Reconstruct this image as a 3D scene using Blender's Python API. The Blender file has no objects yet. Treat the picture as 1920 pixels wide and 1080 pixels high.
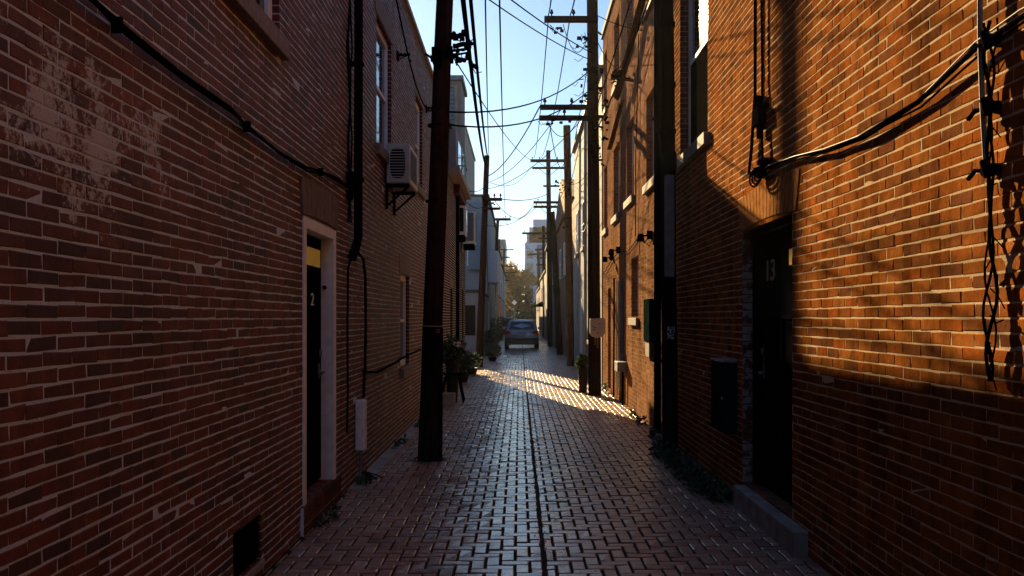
import bpy, math, random
import numpy as np
from mathutils import Vector, Matrix
R = math.radians
random.seed(7)
S = bpy.context.scene
COL = S.collection

# ------------------------------------------------------------------ camera, sky, sun, exposure
cam_d = bpy.data.cameras.new("camera"); cam = bpy.data.objects.new("camera", cam_d); COL.objects.link(cam)
cam.location = (0, 0, 1.6); cam.rotation_euler = (R(90), 0, 0)
cam_d.sensor_width = 36; cam_d.lens = 1700 / 1920 * 36
cam_d.shift_x = -14 / 1920; cam_d.shift_y = 56 / 1920
cam_d.clip_start = 0.05; cam_d.clip_end = 3000
S.camera = cam
AZ, EL = R(14), R(18)
W = bpy.data.worlds.new("World"); S.world = W; W.use_nodes = True
wn = W.node_tree.nodes; wl = W.node_tree.links
sky = wn.new("ShaderNodeTexSky"); sky.sky_type = 'NISHITA'; sky.sun_disc = False
sky.sun_elevation = EL; sky.sun_rotation = -AZ; sky.air_density = 1.0; sky.dust_density = 0.2; sky.ozone_density = 2.5
bg = wn["Background"]; bg.inputs[1].default_value = 0.05
tint = wn.new("ShaderNodeMix"); tint.data_type = 'RGBA'; tint.blend_type = 'MULTIPLY'; tint.inputs[0].default_value = 1.0
tint.inputs[7].default_value = (0.75, 0.90, 1.00, 1)                # cool white balance of the evening sky
wl.new(sky.outputs[0], tint.inputs[6]); wl.new(tint.outputs[2], bg.inputs[0])
sun_d = bpy.data.lights.new("sun", 'SUN'); sun_d.energy = 5.0; sun_d.angle = R(0.4); sun_d.color = (1.0, 0.69, 0.34)
sun = bpy.data.objects.new("sun", sun_d); COL.objects.link(sun); sun.location = (-20, 60, 40)
sd = Vector((math.sin(AZ) * math.cos(EL), -math.cos(AZ) * math.cos(EL), -math.sin(EL)))
sun.rotation_euler = sd.to_track_quat('-Z', 'Y').to_euler()
S.view_settings.view_transform = 'Standard'; S.view_settings.look = 'None'
S.view_settings.exposure = 1.62; S.view_settings.gamma = 1.0
S.cycles.max_bounces = 8; S.cycles.diffuse_bounces = 4; S.cycles.use_denoising = True

XL, XR = -1.6, 1.93                                   # the two facade planes

# ------------------------------------------------------------------ materials
MATS = {}
def node_mat(name):
    m = bpy.data.materials.new(name); m.use_nodes = True
    nt = m.node_tree; p = nt.nodes["Principled BSDF"]
    return m, nt, p
def N(nt, t, **kw):
    n = nt.nodes.new(t)
    for k, v in kw.items():
        if hasattr(n, k): setattr(n, k, v)
        else: n.inputs[k].default_value = v
    return n
def coords(nt):
    g = nt.nodes.new("ShaderNodeNewGeometry"); return g.outputs["Position"]
def noise(nt, vec, scale, detail=4, rough=.55):
    n = nt.nodes.new("ShaderNodeTexNoise"); n.inputs["Scale"].default_value = scale
    n.inputs["Detail"].default_value = detail; n.inputs["Roughness"].default_value = rough
    nt.links.new(vec, n.inputs["Vector"]); return n.outputs["Fac"]
def ramp(nt, fac, stops, interp='LINEAR'):
    r = nt.nodes.new("ShaderNodeValToRGB"); r.color_ramp.interpolation = interp
    els = r.color_ramp.elements
    while len(els) < len(stops): els.new(0.5)
    for e, (p, c) in zip(els, stops):
        e.position = p; e.color = (c[0], c[1], c[2], 1) if not isinstance(c, (int, float)) else (c, c, c, 1)
    nt.links.new(fac, r.inputs[0]); return r.outputs[0]
def mix(nt, fac, a, b, mode='MIX'):
    m = nt.nodes.new("ShaderNodeMix"); m.data_type = 'RGBA'; m.blend_type = mode
    for s, v in ((m.inputs[0], fac), (m.inputs[6], a), (m.inputs[7], b)):
        if isinstance(v, (int, float)): s.default_value = v
        elif isinstance(v, tuple): s.default_value = (*v, 1)
        else: nt.links.new(v, s)
    return m.outputs[2]
def bump(nt, p, h, strength=.5, dist=.01, prev=None):
    b = nt.nodes.new("ShaderNodeBump"); b.inputs["Strength"].default_value = strength; b.inputs["Distance"].default_value = dist
    nt.links.new(h, b.inputs["Height"])
    if prev is not None: nt.links.new(prev, b.inputs["Normal"])
    nt.links.new(b.outputs[0], p.inputs["Normal"]); return b.outputs[0]
def vmath(nt, op, a, b):
    m = nt.nodes.new("ShaderNodeMath"); m.operation = op
    for s, v in ((m.inputs[0], a), (m.inputs[1], b)):
        if isinstance(v, (int, float)): s.default_value = v
        else: nt.links.new(v, s)
    return m.outputs[0]
def plain(name, col, rough=.6, metal=0, var=.25, scale=6, bumps=.15, spec=.25, bscale=40, emit=None):
    if name in MATS: return MATS[name]
    m, nt, p = node_mat(name); v = coords(nt)
    n = noise(nt, v, scale, 5, .6)
    d = tuple(c * (1 - var) for c in col); l = tuple(min(1, c * (1 + var)) for c in col)
    nt.links.new(ramp(nt, n, [(.3, d), (.7, l)]), p.inputs["Base Color"])
    p.inputs["Roughness"].default_value = rough; p.inputs["Metallic"].default_value = metal
    p.inputs["Specular IOR Level"].default_value = spec
    if bumps: bump(nt, p, noise(nt, v, bscale, 4, .6), bumps, .01)
    if emit:
        p.inputs["Emission Color"].default_value = (*emit[0], 1); p.inputs["Emission Strength"].default_value = emit[1]
    MATS[name] = m; return m

def mat_brick(name, tones, rough=.95, white=None, pits=True, spec=.06, grime=(.03,.025,.025)):
    """fired bricks, one tone per brick, pitted; optional old whitewash left on part of the wall"""
    m, nt, p = node_mat(name); v = coords(nt)
    g = nt.nodes.new("ShaderNodeNewGeometry")
    k = len(tones)
    base = ramp(nt, g.outputs["Random Per Island"], [(i / k, t) for i, t in enumerate(tones)], 'CONSTANT')
    lum = ramp(nt, noise(nt, v, 14, 5, .65), [(.25, .62), (.75, 1.25)])
    base = mix(nt, 1.0, base, lum, 'MULTIPLY')
    big = ramp(nt, noise(nt, v, .9, 3, .6), [(.35, .7), (.65, 1.12)])
    base = mix(nt, 1.0, base, big, 'MULTIPLY')
    st = nt.nodes.new("ShaderNodeMapping"); st.inputs["Scale"].default_value = (5, 5, .45); nt.links.new(v, st.inputs[0])
    base = mix(nt, 1.0, base, ramp(nt, noise(nt, st.outputs[0], 1.0, 5, .65), [(.36, .62), (.52, 1.03), (.75, 1.12)]), 'MULTIPLY')
    base = mix(nt, ramp(nt, noise(nt, v, 45, 4, .7), [(.60, 0.0), (.72, .75)]), base, grime)
    if white:
        (y0, y1, z0, z1) = white
        sep = nt.nodes.new("ShaderNodeSeparateXYZ"); nt.links.new(v, sep.inputs[0])
        def band(s, a, b):
            c = (a + b) / 2; h = abs(b - a) / 2
            d = vmath(nt, 'ABSOLUTE', vmath(nt, 'SUBTRACT', s, c), 0)
            mp = nt.nodes.new("ShaderNodeMapRange"); mp.inputs[1].default_value = h * 1.15; mp.inputs[2].default_value = h * .3
            nt.links.new(d, mp.inputs[0]); return mp.outputs[0]
        msk = vmath(nt, 'MULTIPLY', band(sep.outputs[1], y0, y1), band(sep.outputs[2], z0, z1))
        nn = vmath(nt, 'ADD', vmath(nt, 'MULTIPLY', noise(nt, v, 34, 7, .78), .65), vmath(nt, 'MULTIPLY', noise(nt, v, 3.6, 4, .6), .75))
        f = vmath(nt, 'ADD', nn, vmath(nt, 'MULTIPLY', msk, .20))
        f = ramp(nt, f, [(.86, 0.0), (.92, .75)])
        f = vmath(nt, 'MULTIPLY', f, ramp(nt, msk, [(.0, 0.0), (.12, 1.0)]))
        base = mix(nt, f, base, (.60, .64, .68))
    nt.links.new(base, p.inputs["Base Color"]); p.inputs["Roughness"].default_value = rough
    p.inputs["Specular IOR Level"].default_value = spec
    b = bump(nt, p, noise(nt, v, 60, 6, .7), .45, .006)
    if pits: bump(nt, p, ramp(nt, noise(nt, v, 28, 3, .8), [(.30, 0.0), (.38, 1.0)]), .5, .004, b)
    MATS[name] = m; return m
def mat_mortar(name, col, dark=.6):
    m, nt, p = node_mat(name); v = coords(nt)
    c = ramp(nt, noise(nt, v, 8, 6, .7), [(.3, tuple(x * dark for x in col)), (.7, col)])
    c = mix(nt, ramp(nt, noise(nt, v, 70, 3, .7), [(.62, 0.0), (.70, .8)]), c, (.03, .03, .03))
    nt.links.new(c, p.inputs["Base Color"]); p.inputs["Roughness"].default_value = .95; p.inputs["Specular IOR Level"].default_value = 0
    bump(nt, p, noise(nt, v, 90, 5, .7), .7, .006); MATS[name] = m; return m
def mat_flatbrick(name, c1, c2, mortar, bw=.203, rh=.0677):
    """brickwork seen from far off or in a shallow reveal"""
    m, nt, p = node_mat(name); v = coords(nt)
    sep = nt.nodes.new("ShaderNodeSeparateXYZ"); nt.links.new(v, sep.inputs[0])
    u = vmath(nt, 'ADD', sep.outputs[0], sep.outputs[1])
    cb = nt.nodes.new("ShaderNodeCombineXYZ"); nt.links.new(u, cb.inputs[0]); nt.links.new(sep.outputs[2], cb.inputs[1])
    br = nt.nodes.new("ShaderNodeTexBrick"); nt.links.new(cb.outputs[0], br.inputs["Vector"])
    br.inputs["Scale"].default_value = 1; br.inputs["Brick Width"].default_value = bw; br.inputs["Row Height"].default_value = rh
    br.inputs["Mortar Size"].default_value = .005; br.inputs["Mortar Smooth"].default_value = .2
    br.inputs["Color1"].default_value = (*c1, 1); br.inputs["Color2"].default_value = (*c2, 1); br.inputs["Mortar"].default_value = (*mortar, 1)
    c = mix(nt, 1.0, br.outputs["Color"], ramp(nt, noise(nt, v, 5, 6, .7), [(.3, .65), (.7, 1.2)]), 'MULTIPLY')
    nt.links.new(c, p.inputs["Base Color"]); p.inputs["Roughness"].default_value = .85; p.inputs["Specular IOR Level"].default_value = .2
    b = bump(nt, p, noise(nt, v, 50, 4, .7), .3, .005)
    inv = vmath(nt, 'SUBTRACT', 1.0, br.outputs["Fac"]); bump(nt, p, inv, .8, .008, b)
    MATS[name] = m; return m
def mat_pavers():
    m, nt, p = node_mat("pavers"); v = coords(nt)
    g = nt.nodes.new("ShaderNodeNewGeometry")
    base = ramp(nt, g.outputs["Random Per Island"], [(0, (.34,.205,.165)), (.2, (.39,.24,.195)), (.4, (.29,.195,.17)), (.6, (.41,.275,.22)), (.8, (.32,.255,.22)), (.93, (.46,.33,.27))], 'CONSTANT')
    base = mix(nt, 1.0, base, ramp(nt, noise(nt, v, 20, 6, .7), [(.3, .6), (.7, 1.25)]), 'MULTIPLY')
    base = mix(nt, 1.0, base, ramp(nt, noise(nt, v, .7, 4, .6), [(.35, .75), (.65, 1.15)]), 'MULTIPLY')
    base = mix(nt, ramp(nt, noise(nt, v, 2.3, 6, .75), [(.57, 0.0), (.68, .65)]), base, (.05,.045,.045))
    nt.links.new(base, p.inputs["Base Color"])
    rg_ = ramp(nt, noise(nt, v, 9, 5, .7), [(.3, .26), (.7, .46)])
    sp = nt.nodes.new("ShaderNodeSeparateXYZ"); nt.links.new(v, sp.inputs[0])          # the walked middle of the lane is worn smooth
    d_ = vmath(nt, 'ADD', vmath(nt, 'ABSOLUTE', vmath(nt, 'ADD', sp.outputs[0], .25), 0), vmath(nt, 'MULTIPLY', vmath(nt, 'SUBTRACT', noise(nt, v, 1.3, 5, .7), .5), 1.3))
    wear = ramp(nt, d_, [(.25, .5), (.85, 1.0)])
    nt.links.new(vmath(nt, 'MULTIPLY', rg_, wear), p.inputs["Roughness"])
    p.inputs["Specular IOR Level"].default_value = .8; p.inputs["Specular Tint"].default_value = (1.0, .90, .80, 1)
    b = bump(nt, p, noise(nt, v, 18, 4, .6), .25, .008); bump(nt, p, noise(nt, v, 110, 4, .7), .3, .003, b)
    MATS["pavers"] = m; return m
def mat_wood(name, dark, light, red=None):
    m, nt, p = node_mat(name); v = coords(nt)
    mp = nt.nodes.new("ShaderNodeMapping"); mp.inputs["Scale"].default_value = (16, 16, .7); nt.links.new(v, mp.inputs[0])
    n = noise(nt, mp.outputs[0], 1.6, 8, .7)
    c = ramp(nt, n, [(.3, dark), (.62, light)])
    c = mix(nt, ramp(nt, noise(nt, v, 6, 4, .7), [(.45, 0.0), (.7, .7)]), c, dark)
    nt.links.new(c, p.inputs["Base Color"]); p.inputs["Roughness"].default_value = .85; p.inputs["Specular IOR Level"].default_value = 0
    bump(nt, p, n, .9, .012); MATS[name] = m; return m
def mat_leaf(name, cols, tl=.3):
    m, nt, p = node_mat(name)
    g = nt.nodes.new("ShaderNodeNewGeometry"); k = len(cols)
    nt.links.new(ramp(nt, g.outputs["Random Per Island"], [(i / k, c) for i, c in enumerate(cols)], 'CONSTANT'), p.inputs["Base Color"])
    p.inputs["Roughness"].default_value = .5
    tr = nt.nodes.new("ShaderNodeBsdfTranslucent"); tr.inputs[0].default_value = (*cols[-1], 1)
    ms = nt.nodes.new("ShaderNodeMixShader"); ms.inputs[0].default_value = tl
    nt.links.new(p.outputs[0], ms.inputs[1]); nt.links.new(tr.outputs[0], ms.inputs[2])
    nt.links.new(ms.outputs[0], nt.nodes["Material Output"].inputs[0]); MATS[name] = m; return m

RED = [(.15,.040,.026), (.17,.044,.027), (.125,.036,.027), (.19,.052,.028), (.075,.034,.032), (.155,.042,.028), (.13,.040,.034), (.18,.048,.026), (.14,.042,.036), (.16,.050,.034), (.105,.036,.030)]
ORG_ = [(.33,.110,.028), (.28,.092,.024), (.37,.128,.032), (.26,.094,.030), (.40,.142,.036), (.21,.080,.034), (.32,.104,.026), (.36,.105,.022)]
TAN = [(.40,.20,.105), (.36,.18,.095), (.44,.23,.12), (.31,.155,.09), (.42,.215,.11), (.37,.18,.10)]
BRN = [(.12,.055,.04), (.15,.065,.045), (.10,.05,.04), (.13,.07,.05)]
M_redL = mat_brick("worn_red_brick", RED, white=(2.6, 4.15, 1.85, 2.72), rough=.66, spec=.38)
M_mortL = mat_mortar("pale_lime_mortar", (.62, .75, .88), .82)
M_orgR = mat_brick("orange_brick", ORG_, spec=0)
M_mortR = mat_mortar("buff_mortar", (.74, .60, .42), .75)
M_tan = mat_brick("tan_brick", TAN, spec=0)
M_mortT = mat_mortar("tan_mortar", (.36, .29, .21), .6)
M_brn = mat_brick("brown_brick", BRN)
F_redL = mat_flatbrick("red_brickwork", (.15,.035,.022), (.10,.028,.022), (.42,.43,.44), rh=.055)
F_orgR = mat_flatbrick("orange_brickwork", (.20,.065,.035), (.13,.05,.035), (.36,.30,.22), rh=.0615)
F_tan = mat_flatbrick("tan_brickwork", (.33,.17,.09), (.22,.10,.06), (.38,.3,.2))
F_brn = mat_flatbrick("brown_brickwork", (.13,.06,.045), (.09,.045,.035), (.2,.17,.14))
F_grey = mat_flatbrick("grey_painted_brickwork", (.20,.20,.21), (.17,.17,.18), (.13,.13,.14))
F_rust = mat_flatbrick("rust_brickwork", (.28,.12,.06), (.22,.09,.05), (.25,.18,.12))
M_white = plain("white_paint", (.78,.81,.85), .5, var=.12, scale=12, bumps=.1)
M_pale = plain("pale_orange_lintel_brick", (.42,.20,.075), .9, var=.25, scale=16, bumps=.5, spec=0)
M_stone = plain("brown_stone", (.17,.135,.12), .8, var=.3, scale=14, bumps=.5)
M_sill = plain("sill_stone", (.22,.19,.17), .8, var=.3, scale=18, bumps=.5)
M_conc = plain("weathered_concrete", (.27,.26,.25), .9, var=.35, scale=7, bumps=.6, bscale=60)
M_kerb = plain("kerb_concrete", (.33,.33,.31), .8, var=.3, scale=5, bumps=.5, bscale=50)
M_door = plain("black_door_paint", (.006,.007,.010), .6, var=.3, bumps=.05, spec=0)
M_blk = plain("black_metal", (.006,.006,.007), .7, var=.3, bumps=.1, spec=0)
M_tar = mat_wood("tarred_pole_wood", (.005,.004,.004), (.028,.021,.018))
M_cable = plain("cable_rubber", (.004,.004,.0045), .8, var=.3, bumps=0, spec=0)
M_wire = plain("weathered_wire", (.008,.008,.009), .8, var=.2, bumps=0, spec=0)
M_steel = plain("dull_steel", (.22,.22,.23), .5, metal=.6, var=.3)
M_galv = plain("galvanised_grey", (.20,.21,.22), .6, metal=.2, var=.3, scale=9)
M_acw = plain("ac_casing", (.55,.54,.52), .5, var=.12)
M_green = plain("dark_green_enamel", (.010,.020,.019), .8, var=.3, spec=0)
M_beige = plain("beige_plastic", (.58,.50,.42), .5, var=.12)
M_glass = plain("window_glass", (.015,.02,.025), .06, var=.1, bumps=0, spec=.9)
M_dark = plain("dark_interior", (.008,.008,.008), .9, bumps=0, spec=0)
M_tanl = plain("tan_lintel_brick", (.30,.17,.095), .9, var=.3, scale=14, bumps=.5, spec=0)
M_yel = plain("amber_glass", (.45,.25,.03), .25, var=.15, bumps=0, emit=((.9,.5,.06), .03))
M_roof = plain("roof_felt", (.06,.06,.06), .9)
M_cop = plain("coping_tan", (.34,.27,.2), .7)
M_stuc = plain("grey_stucco", (.26,.235,.21), .9, var=.15, scale=3, bumps=.4)
M_blue = plain("blue_grey_render", (.16,.22,.28), .8, var=.15, scale=2)
M_blue2 = plain("slate_blue_cladding", (.12,.20,.28), .6, var=.12, scale=2)
M_lgt = plain("pale_grey_render", (.27,.28,.30), .8, var=.12, scale=2)
M_peach = plain("peach_render", (.42,.22,.15), .8, var=.15, scale=2)
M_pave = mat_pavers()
M_joint = plain("joint_sand", (.022,.019,.017), .95, var=.4, scale=30)
M_pole1 = mat_wood("redbrown_pole_wood", (.012,.008,.007), (.065,.028,.018))
M_pole2 = mat_wood("dark_pole_wood", (.014,.010,.008), (.05,.032,.022))
M_pole3 = mat_wood("warm_brown_pole_wood", (.035,.020,.012), (.15,.085,.05))  # lighter, warmer brown than the other pole woods
M_leafd = mat_leaf("dark_leaves", [(.03,.06,.03), (.05,.095,.045), (.08,.13,.07), (.035,.07,.045)])
M_leafg = mat_leaf("green_leaves", [(.04,.09,.03), (.06,.12,.04), (.03,.07,.025), (.09,.13,.04)])
M_leafa = mat_leaf("autumn_leaves", [(.50,.25,.07), (.62,.34,.10), (.34,.20,.08), (.70,.42,.14), (.24,.18,.07)], .5)
M_flow = plain("white_petals", (.7,.7,.68), .6, bumps=0)
M_terra = plain("black_planter", (.02,.018,.017), .6)
M_num = plain("brushed_number", (.55,.55,.56), .35, metal=.3, bumps=0)
M_silver = plain("silver_blue_paint", (.42,.47,.54), .3, metal=.35, var=.05, bumps=0)
M_darkp = plain("dark_car_paint", (.02,.025,.035), .25, var=.05, bumps=0)
M_tyre = plain("tyre_rubber", (.012,.012,.012), .8)
M_redl = plain("red_lamp_lens", (.70,.02,.015), .15, bumps=0)
M_plate = plain("number_plate", (.5,.52,.52), .5, bumps=0)
M_rtag = plain("red_tag", (.5,.06,.03), .5, bumps=0)
M_asph = plain("asphalt", (.05,.05,.052), .9, var=.3, scale=3)

# ------------------------------------------------------------------ mesh helpers
ORG = {}
class MB:
    def __init__(s): s.v = []; s.f = []; s.m = []
    def add(s, vs, fs, m=0):
        b = len(s.v); s.v += [tuple(v) for v in vs]
        s.f += [tuple(b + i for i in f) for f in fs]; s.m += [m] * len(fs); return s
    def box(s, x0, x1, y0, y1, z0, z1, m=0):
        x0, x1 = min(x0, x1), max(x0, x1); y0, y1 = min(y0, y1), max(y0, y1); z0, z1 = min(z0, z1), max(z0, z1)
        return s.add([(x0,y0,z0),(x1,y0,z0),(x1,y1,z0),(x0,y1,z0),(x0,y0,z1),(x1,y0,z1),(x1,y1,z1),(x0,y1,z1)],
                     [(0,3,2,1),(4,5,6,7),(0,1,5,4),(1,2,6,5),(2,3,7,6),(3,0,4,7)], m)
    def quad(s, a, b, c, d, m=0): return s.add([a,b,c,d], [(0,1,2,3)], m)
    def prism(s, poly, off, m=0):
        n = len(poly); o = Vector(off); p = [Vector(q) for q in poly]
        return s.add(p + [q + o for q in p], [tuple(range(n))[::-1], tuple(range(n, 2*n))] + [(i, (i+1) % n, (i+1) % n + n, i + n) for i in range(n)], m)
    def tube(s, pts, r, n=6, m=0, cap=True):
        pts = [Vector(p) for p in pts]; k = len(pts)
        rs = r if isinstance(r, (list, tuple)) else [r] * k
        vs = []; up = None
        for i in range(k):
            t = (pts[min(i+1, k-1)] - pts[max(i-1, 0)]).normalized()
            if up is None: up = Vector((0,0,1)) if abs(t.z) < .9 else Vector((1,0,0))
            a = t.cross(up).normalized(); b = a.cross(t).normalized(); up = b
            for j in range(n):
                th = 2 * math.pi * j / n
                vs.append(pts[i] + (a * math.cos(th) + b * math.sin(th)) * rs[i])
        fs = [(i*n + j, i*n + (j+1) % n, (i+1)*n + (j+1) % n, (i+1)*n + j) for i in range(k-1) for j in range(n)]
        if cap: fs += [tuple(range(n)), tuple(range((k-1)*n, k*n))[::-1]]
        return s.add(vs, fs, m)
    def build(s, name, mats, parent=None, smooth=False, bevel=0, loc=(0,0,0)):
        o = ORG[parent] if parent is not None else Vector(loc)
        me = bpy.data.meshes.new(name); me.from_pydata([(Vector(v) - o)[:] for v in s.v], [], s.f)
        for mt in (mats if isinstance(mats, (list, tuple)) else [mats]): me.materials.append(mt)
        me.polygons.foreach_set("material_index", s.m)
        if smooth: me.polygons.foreach_set("use_smooth", [True] * len(me.polygons))
        me.update(); ob = bpy.data.objects.new(name, me); COL.objects.link(ob)
        if parent is not None: ob.parent = parent
        else: ob.location = o
        if bevel:
            bm = ob.modifiers.new("bevel", 'BEVEL'); bm.width = bevel; bm.segments = 2; bm.limit_method = 'ANGLE'
        ORG[ob] = o.copy(); return ob
def tag(o, label=None, cat=None, group=None, kind=None):
    if label: o['label'] = label
    if cat: o['category'] = cat
    if group: o['group'] = group
    if kind: o['kind'] = kind
    return o
def thing(name, label, cat, loc=(0,0,0), group=None):
    o = bpy.data.objects.new(name, None); COL.objects.link(o); o.location = loc; o.empty_display_size = .2
    ORG[o] = Vector(loc); return tag(o, label, cat, group)
def P(x, y, Z):                                        # a point of the photograph at depth Z metres
    return Vector(((x - 974) * Z / 1700, Z, 1.6 + (596 - y) * Z / 1700))
def sag(a, b, d, n=10):
    a, b = Vector(a), Vector(b)
    return [a.lerp(b, i / n) - Vector((0, 0, 4 * d * (i / n) * (1 - i / n))) for i in range(n + 1)]

def geo_bricks(n, c, u0, u1, v0, v1, holes, seed, course=.0677, bl=.203, jt=.012, rough=1.0, hdr=0):
    """laid bricks with their own bevels and small errors; n=+1 faces +X, -1 faces -X"""
    rng = np.random.default_rng(seed); rows = []
    for k in range(int(v0 / course), int(math.ceil(v1 / course))):
        za, zb = k * course, (k + 1) * course
        if zb > v1 + .01: break
        zc = (za + zb) / 2; iv = [(u0, u1)]
        for (a, b, lo, hi) in holes:
            if lo < zc < hi:
                nv = []
                for (p, q) in iv:
                    if b <= p or a >= q: nv.append((p, q)); continue
                    if a > p: nv.append((p, a))
                    if b < q: nv.append((b, q))
                iv = nv
        L = bl / 2 if (hdr and k % hdr == 3) else bl
        off = (k % 2) * bl / 2 + (bl / 4 if L < bl else 0) + rng.uniform(-.008, .008)
        i0 = int((u0 - off) / L) - 1; i1 = int((u1 - off) / L) + 2
        ed = off + np.arange(i0, i1) * L + rng.uniform(-.005, .005, i1 - i0)
        for (p, q) in iv:
            for i in range(len(ed) - 1):
                a, b = max(ed[i], p - jt/2), min(ed[i+1], q + jt/2)
                if b - a < .03: continue
                g0_, g1_ = rng.choice([.0012, .003, .0055], 2, p=[.45, .3, .25])
                rows.append((a + g0_, b - g1_, za + jt/2, zb - jt/2))
    A = np.array(rows); m = len(A)
    def ring(ins, dep):
        r = np.empty((m, 4, 3))
        us = (A[:,0] + ins, A[:,1] - ins, A[:,1] - ins, A[:,0] + ins); vs = (A[:,2] + ins, A[:,2] + ins, A[:,3] - ins, A[:,3] - ins)
        for j in range(4):
            r[:, j, 1] = us[j]; r[:, j, 2] = vs[j]; r[:, j, 0] = c - n * dep
        return r
    jit = rng.normal(0, .0014 * rough, (m, 4, 3)); fr = rng.normal(0, .0004 * rough, (m, 1))
    r0, r1, r2 = ring(0, .010), ring(0, .0016), ring(.0030, 0)
    for r in (r1, r2): r[:, :, 1:] += jit[:, :, 1:]
    r1[:, :, 0] += fr * .5; r2[:, :, 0] += fr + jit[:, :, 0] * .3
    V = np.concatenate([r0, r1, r2], 1).reshape(-1, 3)
    f = []
    for a in (0, 4):
        for j in range(4): f.append((a + j, a + (j+1) % 4, a + 4 + (j+1) % 4, a + 4 + j))
    f.append((8, 9, 10, 11)); f = np.array(f)
    if n < 0: f = f[:, ::-1]
    F = (f[None] + (np.arange(m) * 12)[:, None, None]).reshape(-1, 4)
    return V, F
def wall(parent, n, c, u0, u1, v1, holes, mats, g0=None, seed=1, depth=.14, back=None, v0=0.0, rough=1.0, jt=.012, name="wall", course=.0677):
    """facade: mortar bed with openings and brick reveals, laid bricks from g0 on. mats: brick, mortar, flat brickwork"""
    b = MB()
    us = sorted(set([u0, u1] + ([g0] if g0 is not None and g0 > u0 else []) + [h[0] for h in holes] + [h[1] for h in holes]))
    vs = sorted(set([v0, v1] + [h[2] for h in holes] + [h[3] for h in holes]))
    for i in range(len(us) - 1):
        for j in range(len(vs) - 1):
            cu, cv = (us[i] + us[i+1]) / 2, (vs[j] + vs[j+1]) / 2
            if any(h[0] < cu < h[1] and h[2] < cv < h[3] for h in holes): continue
            flat = g0 is None or cu < g0
            x = c if flat else c - n * .0020
            q = [(x, us[i], vs[j]), (x, us[i+1], vs[j]), (x, us[i+1], vs[j+1]), (x, us[i], vs[j+1])]
            if n < 0: q = q[::-1]
            b.quad(*q, m=2 if flat else 1)
    for (a, e, lo, hi) in holes:
        xo, xi = c - n * .002, c - n * depth
        b.quad((xo, a, lo), (xi, a, lo), (xi, a, hi), (xo, a, hi), 2); b.quad((xo, e, lo), (xi, e, lo), (xi, e, hi), (xo, e, hi), 2)
        b.quad((xo, a, lo), (xo, e, lo), (xi, e, lo), (xi, a, lo), 2); b.quad((xo, a, hi), (xo, e, hi), (xi, e, hi), (xi, a, hi), 2)
    if g0 is not None:
        V, F = geo_bricks(n, c, g0, u1, v0, v1, holes, seed, rough=rough, jt=jt, course=course)
        base = len(b.v); b.v += [tuple(v) for v in V.tolist()]; b.f += [tuple(x + base for x in f) for f in F.tolist()]; b.m += [0] * len(F)
    # the other three sides and the flat roof deck
    xb = c - n * (back or 5)
    for y in (u0, u1):
        b.quad((c - n * .014, y, v0), (xb, y, v0), (xb, y, v1), (c - n * .014, y, v1), 2)
    b.quad((xb, u0, v0), (xb, u1, v0), (xb, u1, v1), (xb, u0, v1), 2)
    return b.build(name, list(mats), parent)
def roof(parent, n, c, u0, u1, z, back=5, over=.05, th=.12, mat=None, name="roof"):
    b = MB(); b.box(c + n * over, c - n * (back + .05), u0, u1, z, z + th)
    return b.build(name, mat or M_roof, parent)
def window(parent, n, c, y0, y1, z0, z1, sill=True, lintel=True, rec=.10, fmat=None, smat=None, lmat=None, blind=False, label=None, screen=False, t=.055):
    fmat = fmat or M_white; smat = smat or M_sill; lmat = lmat or M_sill
    xf, xi = c - n * rec, c - n * (rec + .05)
    b = MB()
    b.box(xf, xi, y0, y0 + t, z0, z1); b.box(xf, xi, y1 - t, y1, z0, z1)
    b.box(xf, xi, y0 + t, y1 - t, z0, z0 + t); b.box(xf, xi, y0 + t, y1 - t, z1 - t, z1)
    zm = (z0 + z1) / 2
    b.box(xf - n * .005, xi, y0 + t, y1 - t, zm - .022, zm + .022)
    b.box(xf - n * .012, xi, y0 + t, y0 + t + .03, zm + .022, z1 - t); b.box(xf - n * .012, xi, y1 - t - .03, y1 - t, zm + .022, z1 - t)
    w = b.build("window", fmat, parent, bevel=.004)
    if label: w['label'] = label
    MB().box(xf - n * .03, xf - n * .036, y0 + t, y1 - t, z0 + t, z1 - t).build("pane", M_glass, w)
    if screen: MB().box(xf - n * .014, xf - n * .019, y0 + t, y1 - t, z0 + t, zm - .022).build("insect_screen", M_dark, w)
    if blind: MB().box(xf - n * .022, xf - n * .027, y0 + t + .031, y1 - t - .031, zm + .25, z1 - t - .001).build("blind", M_white, w)
    if sill: MB().box(c + n * .055, c - n * rec, y0 - .07, y1 + .07, z0 - .125, z0 - .001).build("sill", smat, w, bevel=.006)
    if lintel:
        lb = MB(); k = max(4, int((y1 - y0 + .2) / .075)); a0, a1 = y0 - .10, y1 + .10
        for i in range(k):
            p, q = a0 + (a1 - a0) * i / k + .004, a0 + (a1 - a0) * (i + 1) / k - .004
            fl = lambda y: y + (y - (y0 + y1) / 2) * .10
            lb.prism([(c - n * .012, p, z1 + .002), (c - n * .012, q, z1 + .002), (c - n * .012, fl(q), z1 + .235), (c - n * .012, fl(p), z1 + .235)], (n * .020, 0, 0))
        lb.build("lintel", lmat, w, bevel=.003)
    return w
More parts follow.
